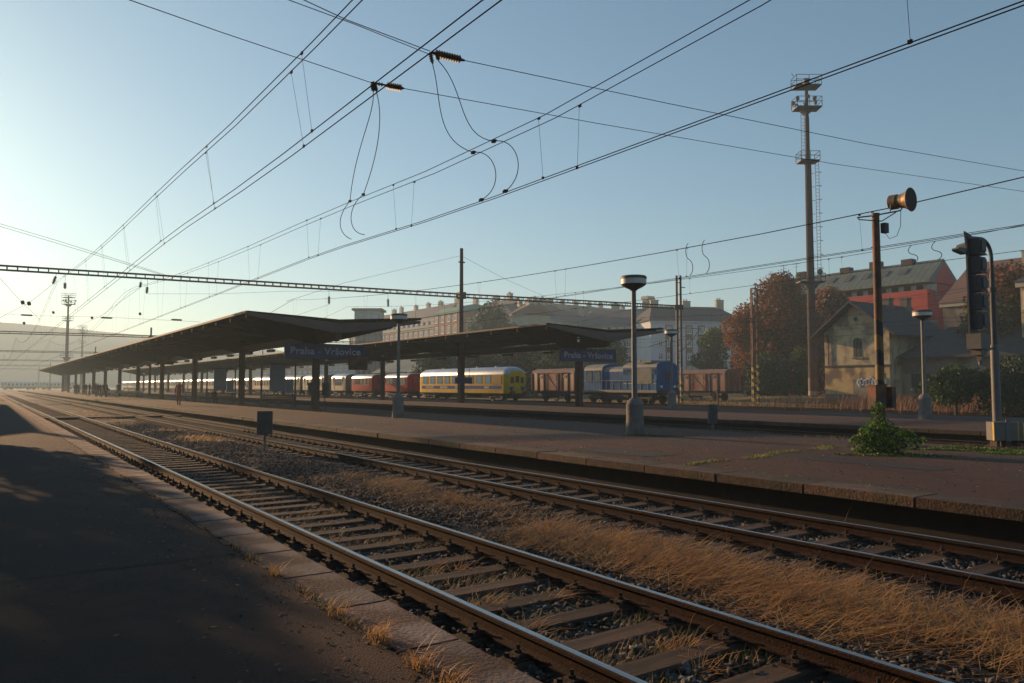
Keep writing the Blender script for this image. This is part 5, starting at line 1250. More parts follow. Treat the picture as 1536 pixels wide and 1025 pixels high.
def tree(name, label, base, H, R, mats, N, size, seed, low=.3, n=16, trunk=.35, cat='tree', grp=None, squash=.85, ratio=.42, lean=0):
    t = thing(name, label, cat, base, 0, grp); cl = clusters(H, R, n, seed, low, ratio)
    V, Q = leaves(cl, N, size, seed, squash)
    V[:,2] = np.maximum(V[:,2], .15)
    rr = np.random.default_rng(seed+5); ph = np.sin(V[::4,0]*1.3/R*2.2+seed)+np.sin(V[::4,2]*1.7/R*2.4)+rr.normal(0,.9,len(Q))
    mi = np.digitize(ph, np.quantile(ph, [ (i+1)/len(mats) for i in range(len(mats)-1)])) if len(mats) > 1 else None
    obj('crown', npmesh('crown', V, Q, [M[m] for m in mats], mi), t)
    b = MB(); r = random.Random(seed)
    tp = Vector((lean, 0, H*.62)); b.tube([(0,0,-.4),(lean*.3,0,H*.2),(lean*.6,.1,H*.42),tp], trunk*.6, 8)
    b.cyl((0,0,-.4),(lean*.15,0,H*.14),trunk*1.15,trunk*.62,n=10)
    for c in cl[::2]:
        s_ = Vector((lean*.5, 0, H*random.Random(int(c[0]*99)).uniform(.2,.5))); e = Vector(c[:3]); b.tube([s_, s_.lerp(e,.5)+Vector((0,0,-H*.03)), e], trunk*.22, 5)
    b.build('trunk', M['bark'], t); return t
def at(px, d, z=None, py=600):
    p = P(px, py, d); return (p.x, p.y, gz(p.x)-.05 if z is None else z)
tree('chestnut_tree', 'large rust-coloured tree left of the floodlight tower, biggest of the autumn trees', at(1176, 104), 16.3, 5.9, ['leafr','leafb','leafo'], 24000, .22, 1, low=.10, n=26, trunk=.5)
tree('chestnut_tree', 'orange-tinged tree at the left of the biggest autumn tree, above the boxcar end', at(1124, 106), 12.3, 4.0, ['leafo','leafr','leafo'], 14000, .20, 2, low=.10, n=18)
tree('chestnut_tree', 'rust-coloured tree between the floodlight tower and the old house', at(1252, 106), 15.2, 3.6, ['leafr','leafo','leafb'], 15000, .20, 3, low=.10, n=20)
tree('chestnut_tree', 'small dull brown tree behind the old house roof', at(1293, 108), 13.6, 2.4, ['leafb','leafr'], 4500, .2, 4, low=.3, n=12)
tree('chestnut_tree', 'dark brown tree under the floodlight tower decks', at(1213, 100), 11.0, 3.4, ['leafb','leafr','leafd'], 8000, .2, 25, low=.05, n=16)
tree('green_tree', 'green tree in front of the white block, left of the orange tree', at(1072, 128), 11.2, 3.6, ['leafy','leafg'], 7000, .24, 5, low=.15, n=14)
tree('green_shrub_tree', 'young green tree with pale leaves at the foot of the big autumn tree', at(1200, 92), 6.0, 1.6, ['leafg','leafy'], 2600, .16, 6, low=.1, n=9, trunk=.1)
tree('dark_tree', 'tall dark tree in front of the dark roof, right of the round mast', at(737, 165), 18.5, 6.6, ['leafd','leafg'], 12000, .30, 7, low=.1, n=24)
tree('dark_tree', 'dark tree with thin top left of the corner block', at(768, 170), 15.5, 3.4, ['leafd'], 5000, .28, 8, low=.1, n=14)
tree('dark_tree', 'dark green tree low behind the yellow carriage roof, left part', at(655, 128), 7.3, 5.5, ['leafg','leafd'], 7000, .25, 9, low=.05, n=16, squash=.7)
tree('dark_tree', 'broad dark tree above the middle of the yellow carriage', at(716, 124), 8.6, 6.0, ['leafd','leafb','leafg'], 9000, .25, 10, low=.05, n=18, squash=.7)
tree('dark_tree', 'dark tree above the front end of the yellow carriage', at(782, 122), 9.4, 4.0, ['leafd','leafb'], 6500, .25, 11, low=.05, n=14)
tree('green_tree', 'green tree above the first boxcar, left of the second name board', at(838, 128), 9.0, 4.2, ['leafg','leafy'], 7000, .25, 12, low=.05, n=15)
tree('green_tree', 'yellow-green tree behind the second name board', at(908, 124), 9.8, 4.8, ['leafy','leafg'], 8000, .25, 13, low=.05, n=16)
tree('green_tree', 'dark green bushes at the foot of the autumn trees', at(1152, 95), 5.0, 3.6, ['leafd','leafg'], 5000, .2, 14, low=.0, n=12, trunk=.1)
tree('yellowing_tree', 'yellowing tree behind the signal post, in front of the tiled house', at(1512, 74), 13.2, 4.3, ['leafo','leafr','leafb','leafy'], 15000, .19, 15, low=.15, n=26)
tree('yellowing_tree', 'brown tree at the right edge of the picture above the shed', at(1545, 84), 12.5, 3.2, ['leafb','leafo'], 6000, .2, 16, low=.15, n=14)
tree('small_dark_tree', 'small dark-trunked tree standing before the shed wall', at(1434, 47, -.15), 2.95, 1.9, ['leafd','leafg'], 6500, .10, 17, low=.42, n=14, trunk=.16, squash=.6)
tree('green_bush', 'large dark green bush right of the signal post', at(1512, 46, -.15), 3.1, 2.3, ['leafd','leafg'], 6500, .10, 18, low=.12, n=14, trunk=.08)
tree('green_bush', 'dark bush against the shed wall between the lamp and the small tree', at(1402, 64, .0), 2.3, 2.0, ['leafd'], 4000, .13, 19, low=.05, n=10, trunk=.08)
tree('green_bush', 'dark bush beside the signal foot, under the shed eaves', at(1470, 60, .0), 2.4, 2.4, ['leafd','leafg'], 4500, .13, 20, low=.05, n=10, trunk=.08)

# near platform: unseen building added to block skylight; lime trees throw the long shadows
t = building('sky_block_building', 'unseen building added along the near platform to block skylight', (-5.6, -24), (-5.6, 27), 12, .2, 11.5, 15.5, 'ochre', 'rooftile', 11, 3, 3.4)
_cl = [(-1.0,0,1.9,1.5),(1.2,.2,2.1,1.5),(3.2,0,2.2,1.5),(-3,0,2.1,1.5),(0,.5,3.5,1.7),(2.3,0,3.6,1.5),(-2.4,0,3.6,1.6),(3.6,.3,3.2,.8),(.8,0,5.1,1.6),(-1.6,.2,5.2,1.7),(2.0,.2,5.0,1.0),(0,0,6.7,1.6),(-1.6,0,6.8,1.4),(1.0,0,6.6,.9),(-.6,0,8.2,1.3),(4.3,0,2.3,.6),(4.6,.2,3.0,.6),(3.5,.2,4.1,.75),(3.0,.1,4.8,.6)]
_old = clusters; clusters = lambda *a, **k: _cl
tree('lime_tree', 'broad lime tree on the near platform just outside the left edge', (-5.7, 31.5, .2), 9.0, 3.1, ['leafg','leafy'], 24000, .14, 21)
clusters = _old
tree('lime_tree', 'second lime tree farther left beside the platform', (-12.0, 36, .2), 10.5, 4.2, ['leafg','leafy'], 9000, .16, 22, low=.12, n=20)
building('waiting_room', 'low waiting building farther along the near platform', (-3.2, 53), (-3.2, 96), 9, .2, 5.2, 6.6, 'ochre', 'darkroof', 9, 1, 3.0)

# ================================================================ PEOPLE
def person_mesh(pose, mats, H=1.75, seed=0, bag=False):
    """one continuous skinned body, coloured by region; mats = (top, legs)"""
    s = H/1.75; V = []; E = []; Rr = []
    def v(x, y, z, r): V.append((x*s, y*s, z*s)); Rr.append(r*s*1.13); return len(V)-1
    def e(a, b_): E.append((a, b_))
    sit = pose == 'sit'; hz_ = .50 if sit else .95
    pel = v(0,0,hz_,.135); wai = v(0,0,hz_+.17,.125); che = v(0,.0,hz_+.38,.155); shl = v(0,0,hz_+.50,.11); nk = v(0,0,hz_+.57,.055); hd = v(0,-.01,hz_+.665,.085); tp = v(0,-.01,hz_+.755,.075)
    for a, b_ in ((pel,wai),(wai,che),(che,shl),(shl,nk),(nk,hd),(hd,tp)): e(a,b_)
    for q in (-1, 1):
        sh = v(q*.19,0,hz_+.47,.062)
        sw = (.13*q if pose == 'walk' else 0)
        el = v(q*.235, sw*.6, hz_+.19,.045); wr = v(q*.23, sw*1.3-.06, hz_-.05,.032); pm_ = v(q*.225, sw*1.4-.08, hz_-.12,.030)
        e(shl,sh); e(sh,el); e(el,wr); e(wr,pm_)
        for fi, fy in enumerate((-.03,-.01,.01,.028)):
            f1_ = v(q*.225, sw*1.4-.08+fy, hz_-.165-(.012 if fi in (1,2) else 0), .009); f2_ = v(q*.215, sw*1.4-.085+fy, hz_-.205-(.015 if fi in (1,2) else 0), .008); e(pm_,f1_); e(f1_,f2_)
        th = v(q*.205, sw*1.4-.12, hz_-.135, .010); e(pm_, th)
        hp = v(q*.09, 0, hz_-.03, .10)
        if sit: kn = v(q*.11,-.42,hz_-.02,.068); an = v(q*.11,-.40,.09,.045); ft = v(q*.12,-.58,.05,.042)
        else:
            st = (q*.16 if pose == 'walk' else q*.02); kn = v(q*.10, -st*.55-.02, .50,.066); an = v(q*.105, -st*1.2+(.0), .09,.045); ft = v(q*.12, -st*1.2-.16, .045,.042)
        e(pel,hp); e(hp,kn); e(kn,an); e(an,ft)
    me = bpy.data.meshes.new('body'); me.from_pydata(V, E, []); o = bpy.data.objects.new('tmp', me); C.objects.link(o)
    sk = o.modifiers.new('s', 'SKIN'); sb = o.modifiers.new('u', 'SUBSURF'); sb.levels = 1
    for i, r_ in enumerate(Rr): me.skin_vertices[0].data[i].radius = (r_, r_*.86)
    me.skin_vertices[0].data[0].use_root = True
    dg = bpy.context.evaluated_depsgraph_get(); m2 = bpy.data.meshes.new_from_object(o.evaluated_get(dg)); bpy.data.objects.remove(o); m2.name = 'body'
    m2.materials.clear()
    for m_ in (M[mats[0]], M[mats[1]], M['skin'], M['hair'], M['black']): m2.materials.append(m_)
    for p in m2.polygons:
        z = p.center.z/s; x = abs(p.center.x/s); y = p.center.y/s; k = 0
        if z > hz_+.56: k = 2
        if z > hz_+.62 and (y > .02 or z > hz_+.76): k = 3
        elif z < .09: k = 4
        elif (z < hz_+.0 and x < .20 and not sit) or (sit and (y < -.12 or z < hz_-.06)): k = 1
        if x > .19 and hz_-.26 < z < hz_-.06 and not (sit and y < -.3): k = 2
        p.material_index = k; p.use_smooth = True
    return m2
pw = person_mesh('walk', ('orange','orange'), 1.9)
def person(me, loc, rz, label, grp=None):
    t = thing('person', label, 'person', loc, rz, grp); obj('body', me, t)
    if grp: t.scale = (1.15, 1.15, 1.1)
    return t
gp = G(268, 608.5, .25); person(pw, gp, 2.75, 'person in an orange work suit walking away along the middle platform')
mstand = person_mesh('stand', ('clothd','clothb'), 1.78); mwalk = person_mesh('walk', ('clothr','clothd'), 1.72); msit = person_mesh('sit', ('clothd','clothd'), 1.75); mw2 = person_mesh('walk', ('clothd','clothr'), 1.8)
ppl = [(113, 'stand', 'standing person in dark clothes, leftmost of the waiting group'), (118.5, 'walk', 'person in a brown jacket right of the leftmost waiting person'), (129, 'stand', 'person standing by the third far canopy column'), (134.5, 'w2', 'person in dark coat stepping beside the far column'), (147, 'stand', 'left person of the close trio in mid-group'), (151, 'walk', 'middle person of the close trio in mid-group'), (156, 'w2', 'right person of the close trio in mid-group'), (116, 'stand', 'person close behind the leftmost waiting person'), (126, 'w2', 'person left of the third far column, facing the track'), (144, 'w2', 'person at the left of the mid-group cluster'), (160, 'stand', 'person standing just left of the far benches'), (178, 'stand', 'rightmost standing person of the waiting group, by the benches')]
for i, (px, k, lab) in enumerate(ppl):
    Yp = 17.2+ (i%3-1)*.9; q = XP(px, 590, Yp); X_ = 13.3+(i%3)*.5; Y_ = YX(px, X_)
    person({'stand':mstand,'walk':mwalk,'w2':mw2}[k], (X_, Y_, zp2(X_)), (i*1.7)%6.28, lab, 'people waiting on the far part of the platform')
for i, px in enumerate((158, 164, 172)):
    Y_ = YX(px, 17.6); b_ = bench((15.6, YX(px, 15.6), zp2(15.6)), ['bench with pale slats left of the three far benches', 'middle one of the three far benches under the canopy', 'right one of the three far benches under the canopy'][i], 0, 2.4, None, 'white')
    if i < 2: person(msit, (15.4, YX(px,15.6)-.15, zp2(15.6)-.03), 0, ['seated person on the left far bench', 'seated person on the middle far bench'][i], 'people waiting on the far part of the platform')
for i, (px, X_, lab) in enumerate(((194, 15.5, 'light slatted bench between two far canopy columns'), (300, 18.6, 'low bench end seen right of the orange worker'))):
    bench((X_, YX(px, X_), zp2(X_)), lab, 0, 3.4, None, 'tcream')
Y_ = YX(313, 18); person(msit, (17.2, 72.1, zp2(18)-.03), 0, 'seated person on the bench by the second poster stand')
# ================================================================ GRASS, WEEDS, BUSH
def blades(name, x, y, z, L, lean_az, lean, w, mats, mi=None, seed=1, kind='stuff', parent=None, base=.5):
    r = np.random.default_rng(seed); n = len(x); az = lean_az+r.normal(0,.7,n); P0 = np.stack([x,y,z],1)
    dirh = np.stack([np.cos(az), np.sin(az), np.zeros(n)],1); side = np.stack([-np.sin(az), np.cos(az), np.zeros(n)],1)
    ws = w*r.uniform(.6,1.4,n)[:,None]; a1 = (lean*base+r.normal(0,.15,n)); a2 = lean+r.normal(0,.25,n)
    p1 = P0+(dirh*np.sin(a1)[:,None]+np.array([0,0,1])*np.cos(a1)[:,None])*(L*.45)[:,None]
    a2 = np.clip(a2, 0, 1.9)
    p2 = p1+(dirh*np.sin(a2)[:,None]+np.array([0,0,1])*np.cos(a2)[:,None])*(L*.35)[:,None]
    a3 = np.clip(a2+.3, 0, 2.1)
    p3 = p2+(dirh*np.sin(a3)[:,None]+np.array([0,0,1])*np.cos(a3)[:,None])*(L*.25)[:,None]
    V = np.stack([P0-side*ws, P0+side*ws, p1-side*ws*.9, p1+side*ws*.9, p2-side*ws*.6, p2+side*ws*.6, p3-side*ws*.15, p3+side*ws*.15], 1).reshape(-1,3)
    q = np.array([(0,1,3,2),(2,3,5,4),(4,5,7,6)]); Q = (q[None]+(np.arange(n)*8)[:,None,None]).reshape(-1,4)
    m_ = None if mi is None else np.repeat(mi, 3)
    o = obj(name, npmesh(name, V, Q, [M[k] for k in mats], m_), parent); 
    if kind: o['kind'] = kind
    return o
R = np.random.default_rng(5)
def noise2(x, y, s): return np.sin(x*s*2.1+1.3*np.sin(y*s*1.1))+np.sin(y*s*1.7+1.7*np.sin(x*s*.9)+2)
# straw strip between the near tracks
N = 105000
y = -1.5+R.uniform(0,1,N)**1.25*18; x = 6.3+R.normal(0,.48,N)
edge = 5.25+.15*np.sin(y*1.3); edge2 = 7.15+.12*np.sin(y*1.9+1)
keep = (x > edge) & (x < edge2)
dens = np.where(y < 8.6, 1.0, np.where(y < 10, .1, np.where(y < 15.8, .55, .05)))
dens = dens*np.clip(.80+.36*noise2(x, y, 1.6), .08, 1)
dens = np.where((y > 10) & (np.abs(x-6.75) > .35), dens*.25, dens)
keep &= R.uniform(0,1,N) < dens
x, y = x[keep], y[keep]; n = len(x)
print('straw blades', n)
L = R.uniform(.05,.17,n)*np.clip(1.1+.3*noise2(x,y,.9),.6,1.5)
blades('dry_grass', x, y, crown(x)-.01, L, -1.0+.75*noise2(x,y,.9), 1.35, .0024, ['straw','straw2'], (R.uniform(0,1,n) < .78).astype(int), 2, base=.9)
sel = R.uniform(0,1,n) < .42; xb, yb = x[sel], y[sel]; nb = len(xb); az = -.75+.8*noise2(xb,yb,1.1)+R.normal(0,.5,nb)
Lb = R.uniform(.2,.55,nb); zb_ = crown(xb)+R.uniform(.0,.07,nb)
blades('lying_straw', xb, yb, zb_, Lb, az, 1.5, .0030, ['straw','straw2'], (R.uniform(0,1,nb) < .2).astype(int), 52, base=.93)
# far dry patches
N = 5000; x = np.concatenate([6.6+R.normal(0,.35,N//2), 5.9+R.normal(0,.5,N//2)]); y = np.concatenate([R.uniform(26,36,N//2), R.uniform(40,70,N//2)])
k = (np.sin(y*.9)+.3*np.sin(y*3)) > .1; x, y = x[k], y[k]
blades('far_dry_grass', x, y, crown(x)-.01, R.uniform(.1,.25,len(x)), 0, 1.0, .006, ['straw'], None, 3)
# weeds between the near rails and beside the platform edges
N = 22000; x = 4.06+R.uniform(-.66,.66,N); y = -1+R.uniform(0,1,N)**1.3*16
k = (noise2(x*1.3, y, 1.5) > -.1) & (np.abs(((y-PH+SP/2) % SP)-SP/2) > .14); x, y = x[k], y[k]; n = len(x)
blades('track_weeds', x, y, crown(x)-.01, R.uniform(.04,.13,n), 0, .8, .0026, ['green','straw','straw2'], R.choice(3, n, p=[.5,.25,.25]), 4)
N = 420; cx = 4.06+R.uniform(-.6,.6,14); cy = R.uniform(1.0,9,14); ci = R.integers(0,14,N); x = cx[ci]+R.normal(0,.05,N); y = cy[ci]+R.normal(0,.05,N)
blades('straw_tufts', x, y, crown(x), R.uniform(.18,.42,N), R.uniform(0,6.28,N)*.2-.6, 1.45, .0028, ['straw'], None, 6, base=.75)
# joint weeds along the near platform coping
N = 2600; y = 1.2+R.uniform(0,1,N)**1.4*14; x = 1.965+R.normal(0,.022,N)
k = noise2(x*0, y, 2.6) > .1; x, y = x[k], y[k]; n = len(x)
blades('coping_weeds', x, y, np.full(n,.268), R.uniform(.02,.10,n), R.uniform(-1.5,1.5,n), 1.25, .0022, ['straw','straw2','green'], R.choice(3, n, p=[.42,.43,.15]), 7)
N = 320; cy = np.array([3.05,3.4,3.75,4.3,4.9,6.2]); ci = R.integers(0,6,N); y = cy[ci]+R.normal(0,.06,N); x = 1.975+R.normal(0,.03,N)
blades('coping_straw_tufts', x, y, np.full(N,.268), R.uniform(.08,.22,N), R.uniform(-2.6,-.2,N), 1.2, .0024, ['straw'], None, 8)
# dirt in the joint
dx = MB()
for k in range(60):
    y0 = -1+k*.5+random.uniform(-.1,.1); dx.box(1.955-random.uniform(.0,.03), 1.975+random.uniform(0,.02), y0, y0+random.uniform(.3,.5), .262, .2725+random.uniform(0,.004))
o = dx.build('joint_dirt', M['bed']); o['kind'] = 'stuff'
# strip against the middle platform edge
N = 9000; x = 9.85+R.normal(0,.16,N); y = 2+R.uniform(0,1,N)**1.2*26
k = (noise2(x, y, 1.1) > -.3) & (x < 10.1) & (x > 9.45); x, y = x[k], y[k]; n = len(x)
blades('edge_weeds', x, y, crown(x)-.01, R.uniform(.04,.13,n), 0, .9, .003, ['straw2','straw','green'], R.choice(3, n, p=[.6,.2,.2]), 9)
# tall thin stems
N = 40; x = R.choice([5.1, 7.35, 9.9], N)+R.normal(0,.15,N); y = R.uniform(1.5,10,N)
blades('thin_stems', x, y, crown(x), R.uniform(.25,.5,N), R.uniform(0,6.28,N), .25, .0022, ['straw2'], None, 10)
# weeds in the joint crossing the middle platform
tt = R.uniform(0,1,1900); x = 10.9+tt*7.6+R.normal(0,.03,1900); y = 10.1+tt*1.7+.12*np.sin(tt*14)+R.normal(0,.05+.06*tt,1900)
k = noise2(x, x*0, 1.8) > -.5; x, y = x[k], y[k]
blades('platform_joint_weeds', x, y, np.array([zp2(a) for a in x])-.005, R.uniform(.02,.08,len(x)), 0, .9, .006, ['leafbr','leafy','straw'], R.choice(3, len(x), p=[.4,.3,.3]), 11)
cr = MB()
pts = [(10.97+i*.4, 10.1+i*.4/7.6*1.7+.12*math.sin(i*.74)) for i in range(20)]
for i in range(19):
    (xa, ya), (xb, yb) = pts[i], pts[i+1]; cr.quad((xa, ya-.02, zp2(xa)+.001), (xb, yb-.02, zp2(xb)+.001), (xb, yb+.03, zp2(xb)+.001), (xa, ya+.03, zp2(xa)+.001))
o = cr.build('joint_crack', M['bed'], fix=False); o['kind'] = 'structure'
# green coping-edge weeds on the middle platform
N = 260; x = 10.98+R.normal(0,.02,N); y = R.uniform(4,15,N); k = noise2(x*0, y, 2.2) > .7; x, y = x[k], y[k]
blades('coping_edge_moss', x, y, np.full(len(x),.265), R.uniform(.02,.05,len(x)), 0, .8, .006, ['leafbr'], None, 12)
# ground cover behind pole, around signal foot
def cover(name, px, py, z, rx, ry, N, h, size, mats, seed):
    c = G(px, py, z); r = np.random.default_rng(seed); a = r.uniform(0,6.28,N); q = r.uniform(0,1,N)**.6
    ox, oy = q*np.cos(a)*rx, q*np.sin(a)*ry
    x = c.x+ox*cs+oy*sn; y = c.y-ox*sn+oy*cs
    lump = np.clip(.5+.5*noise2(x, y, 2.3), .05, 1)
    Pt = np.stack([x, y, np.array([zp2(min(max(v_,10.2),23.6)) if v_ < 23.6 else z for v_ in x])+r.uniform(0,h,N)*lump*(1-q*.5)], 1)
    A = r.normal(size=(N,3)); A /= np.linalg.norm(A,axis=1)[:,None]; B = np.cross(A, r.normal(size=(N,3))); B /= np.linalg.norm(B,axis=1)[:,None]; s = size*r.uniform(.6,1.4,N)[:,None]
    V = np.stack([Pt-A*s, Pt-B*s*.6, Pt+A*s, Pt+B*s*.6], 1).reshape(-1,3)
    o = obj(name, npmesh(name, V, np.arange(4*N).reshape(-1,4), [M[m] for m in mats], r.integers(0,len(mats),N))); o['kind'] = 'stuff'; return o
cover('low_weeds', 1430, 669, .21, 1.9, .7, 5200, .10, .022, ['leafg','leafbr','straw2'], 31)
cover('low_weeds', 1530, 676, .2, 1.0, .5, 2200, .12, .022, ['leafg','leafbr'], 32)
cover('low_weeds', 1345, 684, .2, 1.4, .45, 2600, .07, .02, ['leafg','leafbr','straw2'], 33)
cover('low_weeds', 978, 655, .2, 1.0, .3, 1200, .05, .02, ['leafg','leafy'], 34)
# vine bush round the speaker pole
bb = G(1318, 680, .225)
t = thing('green_bush', 'bright green leafy bush wrapped around the foot of the rusty speaker pole', 'bush', bb)
cl = [(.02,.0,1.05,.13),(-.40,.0,.20,.24),(-.15,-.1,.30,.34),(.12,-.05,.35,.34),(.05,.05,.62,.26),(.0,.05,.86,.16),(.42,.05,.38,.24),(.66,.1,.36,.2),(-.56,.0,.30,.10),(-.30,-.15,.45,.22),(.95,.2,.16,.13),(1.15,.25,.28,.09),(.8,.1,.42,.12),(.35,-.15,.12,.2),(-.1,-.2,.1,.3)]
cl = [(a*cs+b_*sn, -a*sn+b_*cs, c_, r_) for a, b_, c_, r_ in cl]
V, Q = leaves(cl, 3400, .040, 77, .9); V[:,2] = np.maximum(V[:,2], .0)
obj('foliage', npmesh('foliage', V, Q, [M['leafbr'], M['leafg'], M['leafd']], np.random.default_rng(3).choice(3, len(Q), p=[.45,.4,.15])), t)
b = MB(); rr = random.Random(8)
for k in range(16):
    c = cl[k%len(cl)]; b.tube([(rr.uniform(-.06,.06),rr.uniform(-.06,.06),0),(c[0]*.5,c[1]*.5,c[2]*.7),(c[0]*1.2,c[1]*1.2,c[2]*1.25)], .006, 4)
b.build('stems', M['bark'], t)
# grass field beyond the platforms
N = 26000; x = R.uniform(56.2,69.5,N); y = R.uniform(18,82,N); x2 = R.uniform(72.8,78,9000); y2 = R.uniform(30,85,9000)
x = np.concatenate([x,x2]); y = np.concatenate([y,y2]); k = noise2(x,y,.5) > -.9; k &= np.abs(x-71) > 1.5; x, y = x[k], y[k]; n = len(x)
zz = np.array([gz(a) for a in x])
tall = np.where(x > 72, .22, .30)
blades('meadow_grass', x, y, zz-.02, R.uniform(.4,1.0,n)*tall, 0, .8, .018, ['straw','straw2','leafg'], R.choice(3, n, p=[.42,.33,.25]), 14)
# russet tall weeds before the shed and below the signal
N = 5200; c = P(1490, 615, 56); x = c.x+R.normal(0,6.5,N)*.55; y = c.y+R.normal(0,6.5,N)
blades('russet_weeds', x, y, np.array([gz(a) for a in x])-.02, R.uniform(.6,1.5,N), 0, .35, .016, ['leafr','straw2'], R.choice(2, N, p=[.6,.4]), 15)
N = 3000; x = R.uniform(40.8,43.2,N); y = R.uniform(10,70,N); blades('verge_grass', x, y, np.full(N,-.25), R.uniform(.15,.5,N), 0, .7, .012, ['straw2','leafg'], R.choice(2, N), 16)
N = 6000; x = R.uniform(21.5,23.9,N); y = R.uniform(6,40,N); k = noise2(x,y,.8) > .4; x, y = x[k], y[k]; blades('back_edge_weeds', x, y, np.array([zp2(min(a,23.5)) for a in x])-.02, R.uniform(.04,.16,len(x)), 0, .8, .008, ['straw2','leafg'], R.choice(2, len(x)), 17)

# grit, leaf litter and repair patches
N = 2000; x = np.where(R.uniform(0,1,N) < .55, 1.95-np.abs(R.normal(0,.35,N)), R.uniform(-2.5,1.95,N)); y = 1+R.uniform(0,1,N)**1.7*24; sz = R.uniform(.003,.010,N)
stones('platform_grit', np.stack([x, y, np.full(N,.268)+sz*.2], 1), sz, M['stone'])
def litter(name, x, y, z, size, mats, seed):
    r = np.random.default_rng(seed); N = len(x); a = r.uniform(0,6.28,N); s_ = size*r.uniform(.5,1.4,N)
    ca, sa = np.cos(a)*s_, np.sin(a)*s_; up = r.uniform(0,.5,N)*s_; zz = z+.003
    V = np.stack([np.stack([x-ca,y-sa,zz],1), np.stack([x+sa*.5,y-ca*.5,zz+up],1), np.stack([x+ca,y+sa,zz+.3*up],1), np.stack([x-sa*.5,y+ca*.5,zz+up*.6],1)],1).reshape(-1,3)
    o = obj(name, npmesh(name, V, np.arange(4*N).reshape(-1,4), [M[m] for m in mats], r.integers(0,len(mats),N))); o['kind'] = 'stuff'
N = 420; x = 1.9-np.abs(R.normal(0,.5,N)); y = 1.5+R.uniform(0,1,N)**1.4*20; litter('fallen_leaves', x, y, np.full(N,.269), .022, ['leafo','straw2','leafb'], 41)
N = 900; x = R.uniform(10.4,20,N); y = R.uniform(4,32,N); litter('platform_litter', x, y, np.array([zp2(max(a,10.2))+.002 for a in x]), .03, ['leafo','straw','leafb'], 42)
N = 3000; x = R.uniform(10.4,20,N); y = 3+R.uniform(0,1,N)**1.4*30; sz = R.uniform(.006,.02,N); stones('far_platform_grit', np.stack([x, y, np.array([zp2(max(a,10.2)) for a in x])], 1), sz, M['stone'])
M['patch'] = pm('asphalt_patch', (.034,.028,.026), (.026,.022,.02), 3, .9, .9, 60)
for i, (xa, ya, w_, l_, n_) in enumerate(((12.2,13.2,1.3,2.6,'patch'),(14.6,8.6,1.0,3.0,'patch'),(11.6,20.5,2.0,1.4,'patch'),(15.4,21.0,1.6,4.2,'patch'),(12.9,30.0,1.4,5.0,'patch'))):
    pts = []; rr_ = random.Random(i)
    for k in range(16):
        a = k/16*2*PI; q = 1/max(abs(math.cos(a)), abs(math.sin(a))); px_, py_ = xa+w_/2*math.cos(a)*min(q,1.3)*rr_.uniform(.92,1.05), ya+l_/2*math.sin(a)*min(q,1.3)*rr_.uniform(.95,1.03); pts.append((px_, py_, zp2(px_)+.002))
    b = MB(); b.add(pts, [tuple(range(16))]); o = b.build('asphalt_patch', M['patch'], fix=False); o['kind'] = 'structure'

for k, (Yj, wv_) in enumerate(((7.12,.022),(14.0,.018),(21.1,.02))):
    b = MB(); rr_ = random.Random(k+3); xs_ = [-4+i*.16 for i in range(38)]; top_ = []; bot_ = []; c_ = 0
    for x_ in xs_:
        c_ += rr_.uniform(-.008,.008); top_.append((x_, Yj+c_+wv_*rr_.uniform(.3,1.2), .2705)); bot_.append((x_, Yj+c_-wv_*rr_.uniform(.3,1.2), .2705))
    n_ = len(xs_); b.add(bot_+top_, [(i, i+1, n_+i+1, n_+i) for i in range(n_-1)]); o = b.build('platform_joint', M['recess'], fix=False); o['kind'] = 'structure'
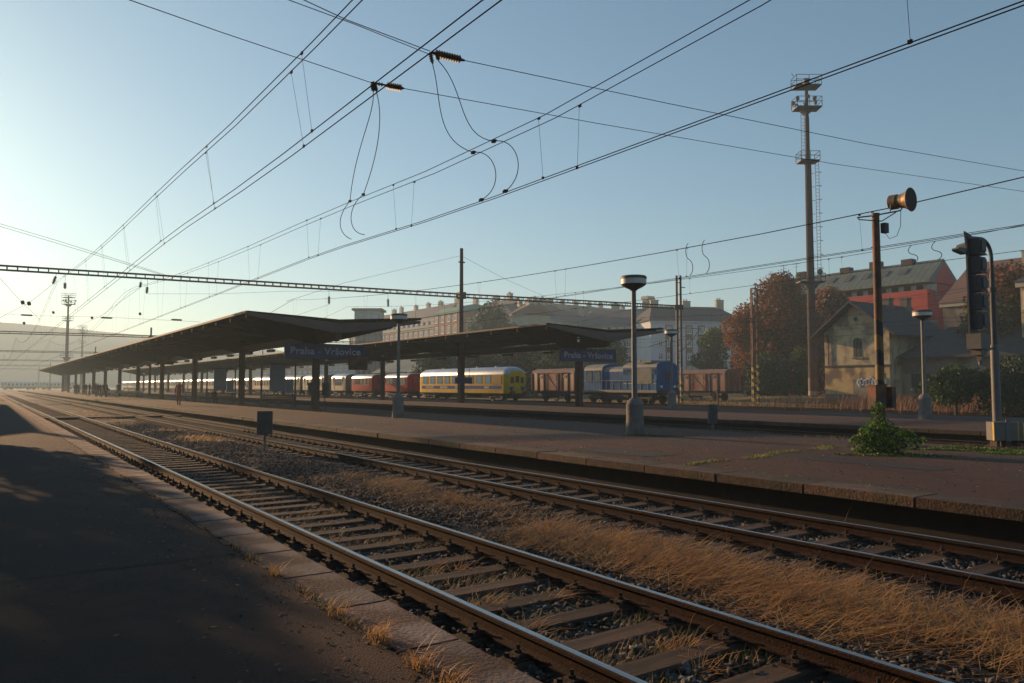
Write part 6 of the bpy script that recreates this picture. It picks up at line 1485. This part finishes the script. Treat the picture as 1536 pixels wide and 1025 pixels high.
# ================================================================ SKY, SUN, AIR, CAMERA
SUN_AZ, SUN_EL = math.radians(-11), math.radians(12.0)
w = bpy.data.worlds.new('World'); S.world = w; w.use_nodes = True
nt = w.node_tree; bg = nt.nodes['Background']
sky = nt.nodes.new('ShaderNodeTexSky'); sky.sky_type = 'NISHITA'; sky.sun_disc = False
sky.sun_elevation = SUN_EL; sky.sun_rotation = SUN_AZ; sky.altitude = 200; sky.air_density = 1.0; sky.dust_density = SKY_DUST; sky.ozone_density = 1.6
gm = nt.nodes.new('ShaderNodeGamma'); gm.inputs[1].default_value = SKY_GAMMA
tn = nt.nodes.new('ShaderNodeMix'); tn.data_type = 'RGBA'; tn.blend_type = 'MULTIPLY'; tn.inputs[0].default_value = 1; tn.inputs[7].default_value = SKY_TINT
nt.links.new(sky.outputs[0], gm.inputs[0]); nt.links.new(gm.outputs[0], tn.inputs[6]); nt.links.new(tn.outputs[2], bg.inputs[0]); bg.inputs[1].default_value = SKY_STR
L = bpy.data.lights.new('sun', 'SUN'); L.energy = SUN_STR; L.angle = math.radians(.5); L.color = (1, .61, .32)
lo = bpy.data.objects.new('sun', L); C.objects.link(lo)
sd = Vector((math.sin(SUN_AZ)*math.cos(SUN_EL), math.cos(SUN_AZ)*math.cos(SUN_EL), math.sin(SUN_EL)))
lo.rotation_euler = sd.to_track_quat('Z', 'Y').to_euler()
if HAZE > 0:
    hm = bpy.data.materials.new('haze_air'); hm.use_nodes = True; nd = hm.node_tree.nodes; nd.remove(nd['Principled BSDF'])
    pv = nd.new('ShaderNodeVolumePrincipled'); pv.inputs['Density'].default_value = HAZE; pv.inputs['Color'].default_value = HAZE_C; pv.inputs['Anisotropy'].default_value = HAZE_G
    hm.node_tree.links.new(pv.outputs[0], nd['Material Output'].inputs['Volume'])
    hb = MB().box(-2650, 2650, -2650, 2650, -2, 88).build('haze', hm); hb['kind'] = 'stuff'
cd = bpy.data.cameras.new('camera'); co = bpy.data.objects.new('camera', cd); C.objects.link(co)
cd.lens = 27; cd.sensor_width = 36; cd.clip_end = 9000; cd.clip_start = .05
co.location = CAM; co.rotation_euler = (PI/2+PIT, 0, -YAW); S.camera = co
S.view_settings.view_transform = 'Standard'; S.view_settings.look = 'None'; S.view_settings.gamma = 1; S.view_settings.exposure = EXPO
S.view_settings.use_curve_mapping = False
S.cycles.max_bounces = 6; S.cycles.diffuse_bounces = 3; S.cycles.glossy_bounces = 3; S.cycles.transmission_bounces = 3; S.cycles.volume_bounces = 1; S.cycles.transparent_max_bounces = 6
S.cycles.sample_clamp_indirect = 3; S.cycles.use_denoising = True
